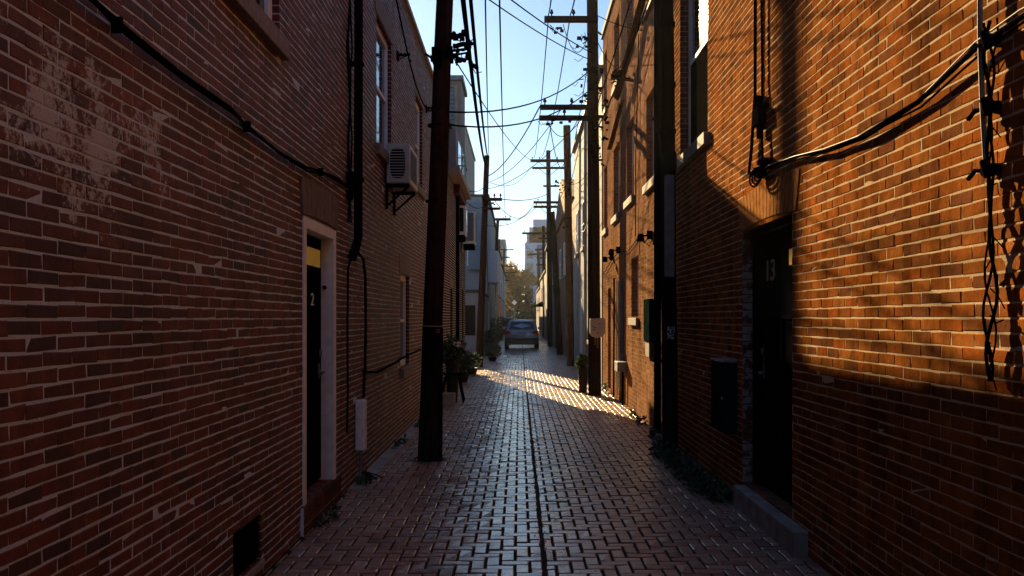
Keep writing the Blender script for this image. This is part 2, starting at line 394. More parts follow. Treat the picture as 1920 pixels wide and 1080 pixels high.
def arch(parent, n, c, y0, y1, z0, z1, count, mat, flare=.12, rise=.03, gap=.006, name="lintel", proud=.008):
    b = MB(); mid = (y0 + y1) / 2; h = (y1 - y0) / 2
    zz = lambda y: rise * (1 - ((y - mid) / h) ** 2)
    fl = lambda y: y + (y - mid) * flare / h
    for i in range(count):
        p, q = y0 + (y1 - y0) * i / count + gap / 2, y0 + (y1 - y0) * (i + 1) / count - gap / 2
        b.prism([(c - n * .013, p, z0 + zz(p)), (c - n * .013, q, z0 + zz(q)), (c - n * .013, fl(q), z1 + zz(q)), (c - n * .013, fl(p), z1 + zz(p))], (n * (.013 + proud), 0, 0))
    b.box(c - n * .002, c - n * .01, y0, y1, z0 + rise, z1)
    return b.build(name, mat, parent, bevel=.003)
def text(parent, name, body, loc, size, n, mat, depth=.006, wide=1.0):
    cu = bpy.data.curves.new(name, 'FONT'); cu.body = body; cu.size = size; cu.extrude = depth / 2; cu.align_x = 'CENTER'; cu.align_y = 'CENTER'
    tmp = bpy.data.objects.new(name, cu); COL.objects.link(tmp)
    me = bpy.data.meshes.new_from_object(tmp.evaluated_get(bpy.context.evaluated_depsgraph_get())); bpy.data.objects.remove(tmp)
    rot = Matrix.Rotation(R(90), 4, 'X'); rot = Matrix.Rotation(R(90 if n > 0 else -90), 4, 'Z') @ rot
    me.transform(Matrix.Translation(Vector(loc) - ORG[parent]) @ rot @ Matrix.Diagonal((wide, 1, 1, 1))); me.materials.clear(); me.materials.append(mat)
    o = bpy.data.objects.new(name, me); COL.objects.link(o); o.parent = parent; ORG[o] = ORG[parent]; return o
def leaves(b, cen, rad, cnt, size, m=0, flat=False, seed=0, up=.3):
    rg = random.Random(seed)
    for _ in range(cnt):
        while True:
            p = Vector((rg.uniform(-1,1), rg.uniform(-1,1), rg.uniform(-1,1)))
            if .25 < p.length < 1: break
        q = Vector(cen) + Vector((p.x * rad[0], p.y * rad[1], p.z * rad[2]))
        d = Vector((rg.uniform(-1,1), rg.uniform(-1,1), rg.uniform(-.6,.8))).normalized()
        e = d.cross(Vector((rg.uniform(-1,1), rg.uniform(-1,1), rg.uniform(.2,1)))).normalized()
        L = size * rg.uniform(.6, 1.3); w = L * .32; nn = d.cross(e) * L * .12
        b.add([q, q + d*L*.5 + e*w - nn, q + d*L, q + d*L*.5 - e*w - nn], [(0,1,2,3)], m)
    return b

# ------------------------------------------------------------------ ground
def pavers():
    U = .096; out = []
    rng = np.random.default_rng(3)
    for (xa, xb, ox) in ((-1.595, .154, .03), (.166, 1.965, .07)):
        for j in range(-2, 650):
            for i in range(-2, 26):
                s = (i - j) % 4
                if s == 0: w, h = 2, 1
                elif s == 3: w, h = 1, 2
                else: continue
                x0 = xa - U + ox + i * U; y0 = 0.5 + j * U
                a, b_ = max(x0, xa + (rng.uniform(-.004, .006) if xa > 0 else 0)), min(x0 + w * U, xb + (rng.uniform(-.006, .004) if xb < 1 else 0))
                if b_ - a < .03: continue
                out.append((a + .0082, b_ - .0082, y0 + .0078, y0 + h * U - .0078))
    A = np.array(out); m = len(A)
    tilt = rng.normal(0, .0016, (m, 4)); lift = rng.normal(0, .0018, (m, 1))
    dip = lambda x: 0
    def ring(ins, z):
        r = np.empty((m, 4, 3)); xs = (A[:,0]+ins, A[:,1]-ins, A[:,1]-ins, A[:,0]+ins); ys = (A[:,2]+ins, A[:,2]+ins, A[:,3]-ins, A[:,3]-ins)
        for k in range(4): r[:,k,0] = xs[k]; r[:,k,1] = ys[k]; r[:,k,2] = z
        return r
    r0, r1, r2 = ring(0, -.03), ring(0, -.0035), ring(.0045, 0)
    for r in (r1, r2):
        r[:,:,2] += tilt + lift; r[:,:,:2] += rng.normal(0, .0012, (m, 4, 2))
    V = np.concatenate([r0, r1, r2], 1).reshape(-1, 3)
    f = [(a + j, a + (j+1) % 4, a + 4 + (j+1) % 4, a + 4 + j) for a in (0, 4) for j in range(4)] + [(8, 9, 10, 11)]
    F = (np.array(f)[None] + (np.arange(m) * 12)[:, None, None]).reshape(-1, 4)
    b = MB(); b.v = [tuple(v) for v in V.tolist()]; b.f = [tuple(x) for x in F.tolist()]; b.m = [0] * len(F)
    return b
pv = pavers()
pv.box(-1.72, 2.2, -12, 64, -.06, -.014, 1)
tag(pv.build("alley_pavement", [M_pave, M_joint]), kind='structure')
tag(MB().quad((-400,-100,-.065), (400,-100,-.065), (400,900,-.065), (-400,900,-.065)).build("ground", M_asph), kind='structure')
tag(MB().box(-2.6, 2.6, 64, 112, -.06, -.004).build("far_alley_road", plain("worn_road", (.13,.11,.10), .6, var=.3, scale=2)), kind='structure')
kb = MB(); y = 8.45
while y < 26.5:
    L = random.uniform(.7, 1.1); kb.box(-1.62, -1.455, y, y + L - .008, -.05, .012 + random.uniform(-.003, .004)); y += L
tag(kb.build("concrete_kerb", M_kerb, bevel=.006), kind='structure')
tag(MB().box(-12, -1.435, 26.85, 35.95, -.06, .004).build("side_yard_ground", M_conc), kind='structure')

# ------------------------------------------------------------------ left house A (door 2)
A = thing("brick_house", "dark red brick house with a black door numbered 2", "house", (-3, 8, 0), "brick houses along the alley")
LW = [(4.75, 6.05, 3.46, 5.2), (10.15, 11.35, 3.55, 5.02), (13.95, 14.95, 3.67, 5.05), (12.2, 13.15, .92, 2.2)]
ventA = (5.07, 5.62, .10, .40); doorA = (6.70, 7.84, .215, 2.34)
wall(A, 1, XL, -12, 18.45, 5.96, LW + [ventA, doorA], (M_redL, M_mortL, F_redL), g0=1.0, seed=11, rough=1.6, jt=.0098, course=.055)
roof(A, 1, XL, -12, 18.45, 5.96, mat=M_cop, th=.07)
MB().box(XL - .004, XL - 5, -12, 12.6, 6.04, 9.4).build("sky_block_storey", F_redL, A); roof(A, 1, XL, -12, 12.6, 9.402, name="sky_block_roof")  # unseen storey and roof added to cut sky light on the opposite wall
for i, (a, e, lo, hi) in enumerate(LW): window(A, 1, XL, a, e, lo, hi, smat=M_sill, rec=.05, t=.085)
# basement vent
vb = MB(); y0, y1, z0, z1 = ventA
vb.box(XL - .05, XL - .06, y0, y1, z0, z1)
for i in range(11): vb.box(XL - .012, XL - .05, y0 + .02 + i * .05, y0 + .032 + i * .05, z0 + .02, z1)
v_ = vb.build("vent_grille", M_blk, A)
MB().box(XL + .012, XL - .12, y0 - .04, y1 + .04, z0 - .05, z0 - .001).build("vent_sill", M_conc, v_, bevel=.006)
# door 2
y0, y1, z0, z1 = doorA
db = MB(); db.box(XL - .10, XL - .145, y0 + .07, y1 - .07, z0 + .02, z1 - .07)
for (a, e, lo, hi) in ((.16,.50,.25,.85), (.62,.96,.25,.85), (.16,.50,1.0,1.42), (.62,.96,1.0,1.42)):
    for (p, q, r_, s_) in ((a,e,lo,lo+.03), (a,e,hi-.03,hi), (a,a+.03,lo+.03,hi-.03), (e-.03,e,lo+.03,hi-.03)):
        db.box(XL - .088, XL - .1, y0 + p, y0 + q, z0 + r_, z0 + s_)
D = db.build("door", M_door, A, bevel=.003)
MB().box(XL - .088, XL - .0985, y0 + .16, y1 - .16, z0 + 1.81, z1 - .17).build("transom_pane", M_yel, D)
hb = MB(); hb.tube([(XL - .1, y1 - .17, 1.14), (XL - .05, y1 - .17, 1.14), (XL - .05, y1 - .29, 1.135)], .010, 8); hb.tube([(XL - .1, y1 - .17, 1.30), (XL - .075, y1 - .17, 1.30)], .028, 12)
hb.tube([(XL - .1, y1 - .17, 1.14), (XL - .085, y1 - .17, 1.14)], .03, 12); hb.box(XL - .099, XL - .094, y1 - .19, y1 - .15, 1.09, 1.36); hb.build("handle", M_steel, D)
text(D, "door_number", "2", (XL - .090, 7.40, 1.745), .145, 1, M_white, wide=1.7)
fb = MB(); t = .075
fb.box(XL + .012, XL - .14, y0 - .02, y0 + .07, z0 - .004, z1 + .015); fb.box(XL + .012, XL - .14, y1 - .07, y1 + .02, z0 - .004, z1 + .015)
fb.box(XL + .010, XL - .14, y0 + .07, y1 - .07, z1 - .07, z1 + .013)
fb.build("door_frame", M_white, D, bevel=.004)
tb = MB(); tb.tube([(XL - .07, y1 - .069, 1.86), (XL - .07, y1 - .085, 1.86)], .018, 10); tb.build("doorbell", M_blk, D)
arch(A, 1, XL, y0 - .06, y1 + .06, z1 + .02, z1 + .29, 9, M_stone, flare=.07, rise=.02, name="door_lintel", proud=.02)
sb = MB(); k = 15
for i in range(k):
    a = 6.62 + i * (7.98 - 6.62) / k; sb.box(XL + .035, XL - .10, a + .003, a + .0865, .142, .212)
for r_ in range(2):
    for i in range(7):
        a = 6.62 + i * (7.98 - 6.62) / 7; sb.box(XL + .03, XL - .02, a + .003, a + .189, .005 + r_ * .068, .068 + r_ * .068)
sb.box(XL + .026, XL - .10, 6.622, 7.977, 0, .208, 1)
sb.build("door_step", [M_brn, M_mortL], A, bevel=.004)
# downspout
dp = MB(); dp.tube([(XL + .07, 8.62, 6.1), (XL + .07, 8.62, 4), (XL + .07, 8.6, 2.36), (XL + .055, 8.55, 2.26), (XL + .03, 8.5, 2.15)], .042, 12)
for z in (5.2, 4.0, 2.9): dp.box(XL + .0, XL + .118, 8.57, 8.67, z, z + .03)
dp.build("downspout", M_blk, A, smooth=False)

for (n_, c_, nm, h_, lb_) in ((1, XL, "row_house", 8.5, "plain red brick house behind the viewer on the shaded side"), (-1, XR, "row_house", 8.5, "plain orange brick house behind the viewer on the sunny side")):
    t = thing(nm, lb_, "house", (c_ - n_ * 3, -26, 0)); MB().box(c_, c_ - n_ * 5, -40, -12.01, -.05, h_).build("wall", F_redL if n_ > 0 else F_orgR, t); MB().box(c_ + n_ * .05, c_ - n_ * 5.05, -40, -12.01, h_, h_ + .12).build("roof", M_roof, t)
# ------------------------------------------------------------------ left row beyond
B = thing("brick_house", "shaded brown brick house with white oriel and louvred roof room behind first left pole", "house", (-3, 22, 0), "brick houses along the alley")
wall(B, 1, XL, 18.46, 26.8, 5.94, [(21.0, 21.7, .9, 2.3), (23.2, 24.0, .05, 2.3), (25.2, 25.9, 1.0, 2.4), (24.6, 25.3, 3.5, 4.6)], (M_brn, M_mortL, F_brn), g0=18.46, seed=5, back=4.4, course=.06)
roof(B, 1, XL, 18.46, 26.8, 5.94, back=4.4, th=.06)
for q in ((21.0, 21.7, .9, 2.3), (25.2, 25.9, 1.0, 2.4), (24.6, 25.3, 3.5, 4.6)): window(B, 1, XL, *q, fmat=M_blk)
d_ = MB().box(XL - .1, XL - .14, 23.2, 24.0, .05, 2.3).box(XL - .09, XL - .1, 23.3, 23.9, 1.3, 2.1).build("door", M_door, B)
ab = MB(); ab.box(XL - .01, XL - .82, 24.9, 26.75, 6.0, 8.12)
at = ab.build("roof_room", M_stuc, B)
lb = MB(); 
for i in range(17): lb.box(-2.35, -1.78, 24.87, 24.899, 6.05 + i * .11, 6.05 + i * .11 + .085)
lb.build("louvre_vent", M_blue, at); MB().box(XL + .06, XL - .9, 24.8, 26.8, 8.12, 8.24).build("roof_edge", M_galv, at)
fr = MB(); fr.box(-1.775, -1.70, 24.86, 24.899, 6.02, 7.98); fr.box(-2.42, -1.776, 24.86, 24.899, 7.93, 7.98); fr.build("louvre_frame", M_cop, at)
ob = MB(); ob.box(XL - .02, XL + .16, 20.6, 24.4, 5.06, 5.9)
orl = ob.build("oriel", M_lgt, B, bevel=.01)
MB().box(XL - .0, XL + .24, 20.5, 24.9, 4.92, 5.055).box(XL, XL + .27, 20.45, 24.95, 4.85, 4.915).build("cornice", M_cop, orl)
for q in (21.2, 22.8): MB().box(XL + .162, XL + .17, q, q + 1.0, 5.2, 5.75).build("oriel_pane", M_glass, orl)
MB().box(XL + .001, XL + .15, 22.0, 24.75, 4.62, 4.845).build("overhang", plain("oxblood_fascia", (.10,.025,.02), .7), B)
db2 = MB(); db2.tube([(XL + .06, 22.6, 4.8), (XL + .06, 22.6, .1)], .045, 8); db2.build("downspout", M_blk, B)
# box windows projecting
def boxwin(parent, ya, yb, za, zb, pr, dark):
    b = MB(); b.box(XL - .02, XL + pr, ya, yb, za, zb); w = b.build("box_window", M_white, parent, bevel=.01)
    MB().box(XL + .06, XL + pr - .05, ya - .012, ya - .001, za + .08, zb - .06).box(XL + pr + .001, XL + pr + .01, ya + .08, yb - .08, za + .08, zb - .06).build("pane", M_glass if dark else M_blue, w)
    MB().box(XL - .02, XL + pr - .04, ya + .04, yb - .04, za - .14, za - .002).build("bracket", M_blk, w)
boxwin(B, 23.4, 24.1, 3.75, 4.5, .21, True); boxwin(B, 25.9, 26.6, 3.72, 4.66, .34, False)
fl = MB(); fl.tube([(-1.76, 21.3, 5.9), (-1.76, 21.3, 8.8)], .085, 12)
fl.tube([(-1.76, 21.3, 8.8), (-1.76, 21.3, 8.9)], .11, 12); fl.build("shadow_pipe", M_galv, B)  # pipe added out of sight to cast the vertical shadow band opposite
# gap 26.8 - 36 : low yard
tag(MB().box(-6.9, -6.75, 26.85, 35.9, -.02, 1.1).build("yard_wall", F_brn), "low brick wall at the back of the open side yard", "wall")
Cc = thing("garage", "low pale garage with grey end wall past the open side yard", "garage", (-3, 40, 0))
MB().box(XL, -5.6, 36, 45, -.02, 2.6).build("wall", M_lgt, Cc); MB().box(XL + .08, -5.7, 35.92, 44.98, 2.6, 2.72).build("roof", M_roof, Cc)
MB().box(XL + .001, XL + .02, 38, 40.6, .05, 2.2).build("garage_door", M_white, Cc); MB().box(-2.4, -1.75, 35.985, 35.999, .9, 2.1).build("window", M_dark, Cc)
def simple_house(name, label, n, c, u0, u1, h, back, wmat, wins, rmat=None, extra=None, cat="house", group="terraced houses farther down the alley", gable=None, endwins=()):
    t = thing(name, label, cat, (c - n * back / 2, (u0 + u1) / 2, 0), group)
    b = MB(); b.box(c, c - n * back, u0 + .005, u1 - .005, -.05, h)
    b.build("wall", wmat, t)
    if gable:
        g = MB(); m_ = (u0 + u1) / 2
        g.prism([(c + n * .1, u0, h), (c + n * .1, u1, h), (c + n * .1, m_, h + gable)], (-n * (back + .1), 0, 0)); g.build("roof", rmat or M_roof, t)
    else:
        MB().box(c + n * .10, c - n * (back + .1), u0 + .002, u1 - .002, h + .002, h + .14).build("roof", rmat or M_roof, t)
    for (a, e, lo, hi) in wins:
        f = MB()
        f.box(c + n * .03, c + n * .001, a, e, lo, lo + .06).box(c + n * .03, c + n * .001, a, e, hi - .06, hi).box(c + n * .03, c + n * .001, a, a + .06, lo + .06, hi - .06).box(c + n * .03, c + n * .001, e - .06, e, lo + .06, hi - .06)
        f.box(c + n * .03, c + n * .001, a + .06, e - .06, (lo + hi) / 2 - .02, (lo + hi) / 2 + .02)
        w = f.build("window", M_white, t); MB().box(c + n * .014, c + n * .003, a + .06, e - .06, lo + .06, hi - .06).build("pane", M_glass, w)
        MB().box(c + n * .09, c + n * .001, a - .06, e + .06, lo - .11, lo - .002).build("sill", M_sill, w)
    for (a, e, lo, hi) in endwins:
        w = MB().box(a, e, u0 - .02, u0 - .001, lo, hi).build("window", M_white, t)
        MB().box(a + .06, e - .06, u0 - .03, u0 - .021, lo + .06, hi - .06).build("pane", M_glass, w)
    return t
H1 = simple_house("row_house", "grey blue rendered house with white box windows behind second left pole", 1, XL, 45, 56, 7.6, 2.4, M_lgt, [(46, 47, 1, 2.4), (49, 50, 3.8, 5.2), (52, 53, 3.8, 5.2), (53, 54, .9, 2.4)], endwins=[(-2.6, -2.1, 4.2, 5.3), (-2.7, -1.9, 1.0, 2.2)])
MB().box(XL, XL + .5, 46.0, 48, 3.4, 5.0).build("box_window", M_white, H1)
MB().box(-2.5, -1.65, 44.6, 44.99, 4.0, 7.3).build("bay", M_blue, H1)
H2 = simple_house("row_house", "tall narrow stucco house rising above the left roofs", 1, -3.95, 66, 80, 15.4, 3.6, M_stuc, [(69, 70, 9, 11), (73, 74, 9, 11), (77, 78, 9, 11)], rmat=M_galv)
H3 = simple_house("row_house", "pale house with slate blue upper floor beyond the grey blue house", 1, XL, 56, 66, 7.5, 2.4, M_stuc, [(57, 58, 3.8, 5.2), (60, 61, 3.8, 5.2), (60, 61, .9, 2.3)])
H4 = simple_house("row_house", "peach rendered house on the shaded side near far potted shrubs", 1, XL, 66, 80, 6.7, 2.3, M_peach, [(68, 69.2, 3.3, 4.7), (74, 75.2, 3.3, 4.7), (71, 72, .9, 2.2)])
H5 = simple_house("row_house", "last pale grey house on the shaded side by the cross street", 1, XL, 80, 104, 6.2, 5, M_lgt, [(83, 84.5, 3.3, 5), (90, 91.5, 3.3, 5), (97, 98.5, 3.3, 5)])
def tower(name, label, x0, x1, y0, y1, h, mat, steps, rows, cols, rm=None, side=None):
    t = thing(name, label, "tall building", ((x0 + x1) / 2, y0, 0))
    b = MB(); b.box(x0, x1, y0, y1, -.05, h)
    for (a, e, hh) in steps: b.box(a, e, y0 + .01, y1 - .01, h - .1, hh)
    b.build("wall", mat, t)
    for r_ in range(rows):
        for k in range(cols):
            w = (x1 - x0) / cols; a = x0 + w * (k + .18); e = x0 + w * (k + .82); z = 3 + r_ * (h - 3.5) / rows
            MB().box(a, e, y0 - .06, y0 - .001, z, z + (h - 3.5) / rows * .62).build("window", M_glass, t)
    for s_ in (side or []): MB().box(*s_).build("facade_panel", M_blue2, t)
    return t
tower("office_building", "pale stepped office building with blue panels closing the view past the sunny side", .85, 7, 140, 156, 13.2, plain("pale_blue_cladding", (.50,.62,.76), .7, var=.1, scale=1), [(1.1, 6.5, 14.5), (1.5, 6, 15.6), (2.1, 6, 16.8)], 5, 4, side=[(2.7, 4.9, 139.9, 139.99, 8.2, 12.9)])
tower("office_building", "slate blue tower block beyond the shaded side of the alley", -6.5, -2.3, 150, 165, 14.6, M_blue2, [], 5, 3)

# ------------------------------------------------------------------ right house A (door 13)
RA = thing("brick_house", "orange brick house with a black door numbered 13", "house", (3.5, 7, 0), "brick houses along the alley")
RWN = (9.3, 10.9, 3.5, 5.75); doorR = (6.42, 7.86, .175, 2.36)
wall(RA, -1, XR, -12, 12.3, 6.5, [RWN, doorR], (M_orgR, M_mortR, F_orgR), g0=1.0, seed=21, depth=.15, rough=1.4, jt=.0092, course=.0615)
roof(RA, -1, XR, -12, 12.3, 6.5, mat=M_cop)
window(RA, -1, XR, *RWN, screen=True, t=.08)
y0, y1, z0, z1 = doorR
db = MB(); db.box(XR + .13, XR + .17, 6.62, 7.72, z0 + .02, z1 - .12)
for (a, e, lo, hi) in ((6.74,7.10,.35,1.05), (7.24,7.60,.35,1.05), (6.74,7.10,1.2,1.62), (7.24,7.60,1.2,1.62)):
    for (p, q, r_, s_) in ((a,e,lo,lo+.03), (a,e,hi-.03,hi), (a,a+.03,lo+.03,hi-.03), (e-.03,e,lo+.03,hi-.03)): db.box(XR + .118, XR + .13, p, q, r_, s_)
D = db.build("door", M_door, RA, bevel=.003)
fb = MB(); fb.box(XR + .09, XR + .17, y0 + .002, 6.62, z0, z1 - .002); fb.box(XR + .09, XR + .17, 7.72, y1 - .002, z0, z1 - .002); fb.box(XR + .09, XR + .17, 6.62, 7.72, z1 - .12, z1 - .002)
fb.box(XR + .05, XR + .09, 6.5, 7.8, z1 - .05, z1 - .02); fb.box(XR + .03, XR + .09, 6.5, 7.8, z1 - .09, z1 - .07)
fb.build("door_frame", M_blk, D, bevel=.004)
MB().box(XR + .112, XR + .1295, 6.72, 6.87, 2.0, 2.12).build("transom_pane", M_yel, D)
text(D, "door_number", "13", (XR + .122, 7.42, 1.98), .25, -1, M_num, wide=1.25)
hb = MB(); hb.tube([(XR + .13, 7.62, 1.14), (XR + .08, 7.62, 1.14), (XR + .08, 7.50, 1.135)], .010, 8); hb.tube([(XR + .13, 7.62, 1.32), (XR + .105, 7.62, 1.32)], .028, 12)
hb.box(XR + .124, XR + .129, 7.60, 7.64, 1.09, 1.38); hb.build("handle", M_steel, D)
arch(RA, -1, XR, y0 - .10, y1 + .04, z1 - .01, z1 + .27, 17, M_pale, flare=.09, rise=.03, name="door_lintel", proud=.006, gap=.009)
st = MB(); st.box(XR - .10, XR + .16, 6.06, 7.78, -.03, .17); stp = st.build("door_step", M_conc, RA, bevel=.012)
# painted toothing of the far jamb
jb = MB()
for r_ in range(33):
    z = .175 + r_ * .0677
    if z > 2.3: break
    jb.box(XR + .004, XR + .088, y1 - .012 - (r_ % 2) * .004, y1 + .001, z + .005, z + .0627)
mw, nt, p = node_mat("peeling_white_jamb"); v = coords(nt)
nt.links.new(mix(nt, ramp(nt, noise(nt, v, 9, 6, .75), [(.47, 0.0), (.53, .85)]), (.13,.045,.03), (.42,.41,.40)), p.inputs["Base Color"]); p.inputs["Roughness"].default_value = .85
bump(nt, p, noise(nt, v, 60, 5, .7), .5, .006)
jb.build("door_jamb", mw, RA, bevel=.004)

# ------------------------------------------------------------------ right mid house
RM = thing("brick_house", "sunlit tan brick house of three storeys past the black pole", "house", (3.5, 16.5, 0), "brick houses along the alley")
MWU = [(12.85, 13.95, 3.62, 4.95), (15.45, 16.5, 3.7, 5.05), (17.6, 18.8, 3.65, 5.05), (20.1, 20.9, 3.6, 5.0)]
MW3 = [(12.9, 13.9, 6.3, 7.6), (15.5, 16.5, 6.3, 7.6), (17.7, 18.7, 6.3, 7.6), (20.2, 20.95, 6.3, 7.6)]
MWG = (14.85, 15.8, 1.60, 2.62); MDR = (19.35, 20.0, .05, 2.25)
wall(RM, -1, XR + .02, 12.31, 21.2, 8.1, MWU + MW3 + [MWG, MDR], (M_tan, M_mortT, F_tan), g0=12.31, seed=31, depth=.13, rough=1.3)
roof(RM, -1, XR + .02, 12.31, 21.2, 8.1)
for q in MWU + MW3 + [MWG]: window(RM, -1, XR + .02, *q, fmat=M_galv if q in MW3 else None, screen=True, t=.07, lmat=M_tanl)
MB().box(XR + .13, XR + .17, MDR[0], MDR[1], MDR[2], MDR[3]).build("door", M_door, RM)
MB().box(XR - .06, XR + .018, 16.95, 17.25, .25, 2.3).build("door_pilaster", M_galv, RM, bevel=.01)
dp = MB(); dp.tube([(XR - .05, 12.35, 8.2), (XR - .05, 12.35, .05)], .05, 10)
for z in (1, 2.6, 4.3, 6): dp.box(XR - .11, XR + .019, 12.29, 12.41, z, z + .03)
dp.build("downspout", M_blk, RM)

G2 = simple_house("row_house", "grey painted brick house behind the pole with the beige meter box", -1, XR, 21.25, 32, 7.4, 5, F_grey, [(23, 24, 3.7, 5.1), (26.5, 27.5, 3.7, 5.1), (29.5, 30.4, 3.7, 5.1), (24, 25, 1, 2.3)], rmat=M_galv)
for (a, e) in ((22.0, 22.9), (27.5, 28.5)): MB().box(XR - .02, XR - .001, a, e, .05, 2.2).build("door", M_lgt, G2)
db = MB(); db.tube([(XR - .06, 25.7, 7.3), (XR - .06, 25.7, .05)], .045, 8); db.build("downspout", M_lgt, G2)
MB().box(XR + .4, XR + 2.6, 22.4, 26.4, 7.545, 9.1).build("roof_room", M_blue, G2)
G3 = simple_house("row_house", "rust brown brick house with steep gable between the leaning poles", -1, XR, 32, 49, 5.9, 5, F_rust, [(34, 35.2, 3.4, 4.8), (38, 39.2, 3.4, 4.8), (42, 43.2, 3.4, 4.8), (36, 37, .9, 2.2), (45, 46, .9, 2.2)], gable=1.9, rmat=F_rust)
G4 = simple_house("row_house", "blue grey house beyond the rust brick gable", -1, XR, 49, 66, 6.4, 5, M_blue, [(52, 53.3, 3.5, 4.9), (57, 58.3, 3.5, 4.9), (54, 55, .9, 2.2)])
G5 = simple_house("row_house", "pale house with dark awning on the sunny side near the far end", -1, XR, 66, 84, 5.0, 5, M_lgt, [(70, 71.5, 2.9, 4.2), (77, 78.5, 2.9, 4.2)])
MB().prism([(XR - .002, 72, 3.0), (XR - .9, 72, 2.5), (XR - .002, 72, 2.5)], (0, 2.5, 0)).build("awning", M_blk, G5)
G6 = simple_house("row_house", "small grey house last on the sunny side", -1, XR, 84, 104, 4.4, 5, M_galv, [(88, 89.5, 2.4, 3.6), (95, 96.5, 2.4, 3.6)])

# ------------------------------------------------------------------ wall-hung things, left
def ac(label, n, c, ya, yb, za, zb, pr):
    t = thing("air_conditioner", label, "air conditioner", (c + n * pr / 2, ya, za))
    b = MB(); b.box(c + n * .02, c + n * pr, ya, yb, za, zb); cs = b.build("casing", M_acw, t, bevel=.018)
    g = MB(); cx, cz = c + n * pr * .52, (za + zb) / 2; rx, rz = pr * .30, (zb - za) * .38
    pts = []
    for k in range(24):
        th = 2 * math.pi * k / 24; sx, sz = math.cos(th), math.sin(th)
        pts.append((cx + rx * math.copysign(abs(sx) ** .55, sx), ya - .003, cz + rz * math.copysign(abs(sz) ** .6, sz)))
    g.prism(pts, (0, -.004, 0)); g.build("grille", M_dark, t)
    s = MB()
    for k in range(11):
        z = cz - rz * .92 + k * rz * 1.84 / 10; s.box(cx - rx * .95, cx + rx * .95, ya - .012, ya - .0075, z, z + .008)
    s.build("grille_slats", M_acw, t)
    s = MB()
    for k in range(9): s.box(c + n * (pr + .001), c + n * (pr + .006), ya + .08 + k * (yb - ya - .2) / 9, ya + .10 + k * (yb - ya - .2) / 9, za + .06, zb - .06)
    s.build("side_louvre", M_galv, t)
    for y in (ya + .08, yb - .12):
        k = MB()
        k.box(c + n * .002, c + n * (pr - .02), y, y + .035, za - .04, za - .002); k.prism([(c + n * .002, y, za - .26), (c + n * .03, y, za - .26), (c + n * (pr - .02), y, za - .04), (c + n * (pr - .06), y, za - .04)], (0, .03, 0))
        k.box(c + n * .002, c + n * .03, y, y + .035, za - .3, za - .041)
        k.build("bracket", M_blk, t)
    return t
ac("white air conditioner unit on a bracket under the shaded brick wall's upper window", 1, XL, 10.75, 11.6, 3.20, 3.67, .30)
def wire(name, label, pts, r, mat=None, group=None, cat="cable", n=6):
    return tag(MB().tube(pts, r, n).build(name, mat or M_cable, smooth=True), label, cat, group)
rg = random.Random(5)
# thick cable across the left wall
pts = [(XL + .025 + rg.uniform(-.004, .012), y, z) for y, z in ((1.2, 2.83), (2.4, 2.80), (3.3, 2.77), (3.55, 2.75), (4.2, 2.73), (4.9, 2.735), (5.25, 2.71), (5.9, 2.68), (6.6, 2.70), (7.2, 2.76), (7.8, 2.80), (8.15, 2.80), (8.5, 2.83))]
cb = MB(); cb.tube(pts, .0105, 7); cb.tube([(p[0] + .02, p[1], p[2] - .025 + rg.uniform(-.012, .012)) for p in pts], .008, 5)
for i in (3, 6, 9): cb.box(XL, XL + .04, pts[i][1], pts[i][1] + .02, pts[i][2] - .03, pts[i][2] + .03)
tag(cb.build("wall_cable", M_cable), "thick black cable sagging across the red brick wall above door 2", "cable")
cb = MB()
for dy, r_ in ((-.22, .011), (-.13, .008), (-.19, .006)):
    cb.tube([(XL + .02 + .012 * math.sin(k * 1.9 + dy * 40), 8.62 + dy + .02 * math.sin(k * 1.3 + dy * 50), 6.0 - k * .27) for k in range(14)], r_, 6)
for k in range(14): 
    a = Vector((XL + .04, 8.45 + rg.uniform(-.1, .1), 2.83 + rg.uniform(-.14, .12))); cb.box(a.x - .03, a.x + .02, a.y - .025, a.y + .025, a.z - .018, a.z + .018)
tag(cb.build("service_cable", M_cable), "bundle of thin black cables and clamps beside the black downspout", "cable")
wire("hanging_cable", "black cable looping from the downspout foot down to the white conduit box", [(XL + .03, 8.55, 2.2), (XL + .04, 8.72, 2.24), (XL + .05, 9.0, 2.18), (XL + .05, 9.12, 2.0), (XL + .05, 9.14, 1.5), (XL + .05, 9.1, 1.1), (XL + .06, 8.98, .95), (XL + .07, 8.9, .82)], .014)
wire("hanging_cable", "straight black cable hanging beside the white frame of door 2", [(XL + .02, 8.5, 2.16), (XL + .025, 8.33, 2.05), (XL + .025, 8.3, 1.5), (XL + .025, 8.32, .9), (XL + .025, 8.28, .55)], .010)
wire("wall_cable", "thin black cable running low from the conduit box towards the ground floor window", [(XL + .03, 9.1, 1.06), (XL + .03, 10, 1.0), (XL + .02, 11.2, 1.02), (XL + .02, 12.3, 1.06), (XL + .02, 14.5, 1.1)], .012)
t = thing("conduit_box", "narrow white electrical box on the shaded wall near door 2", "electrical box", (XL + .06, 8.86, 0))
MB().box(XL + .004, XL + .10, 8.80, 8.92, .31, .80).build("cover", M_white, t, bevel=.012)
MB().tube([(XL + .05, 8.86, .31), (XL + .05, 8.86, -.01)], .018, 8).build("pipe", M_galv, t)
k = MB(); 
for q in range(4): k.tube([(XL + .06, 8.86, .1), (XL + .1 + q * .03, 8.8 + q * .05, .05), (XL + .14 + q * .03, 8.65 + q * .12, .014)], .006, 5)
k.build("ground_wire", M_cable, t)
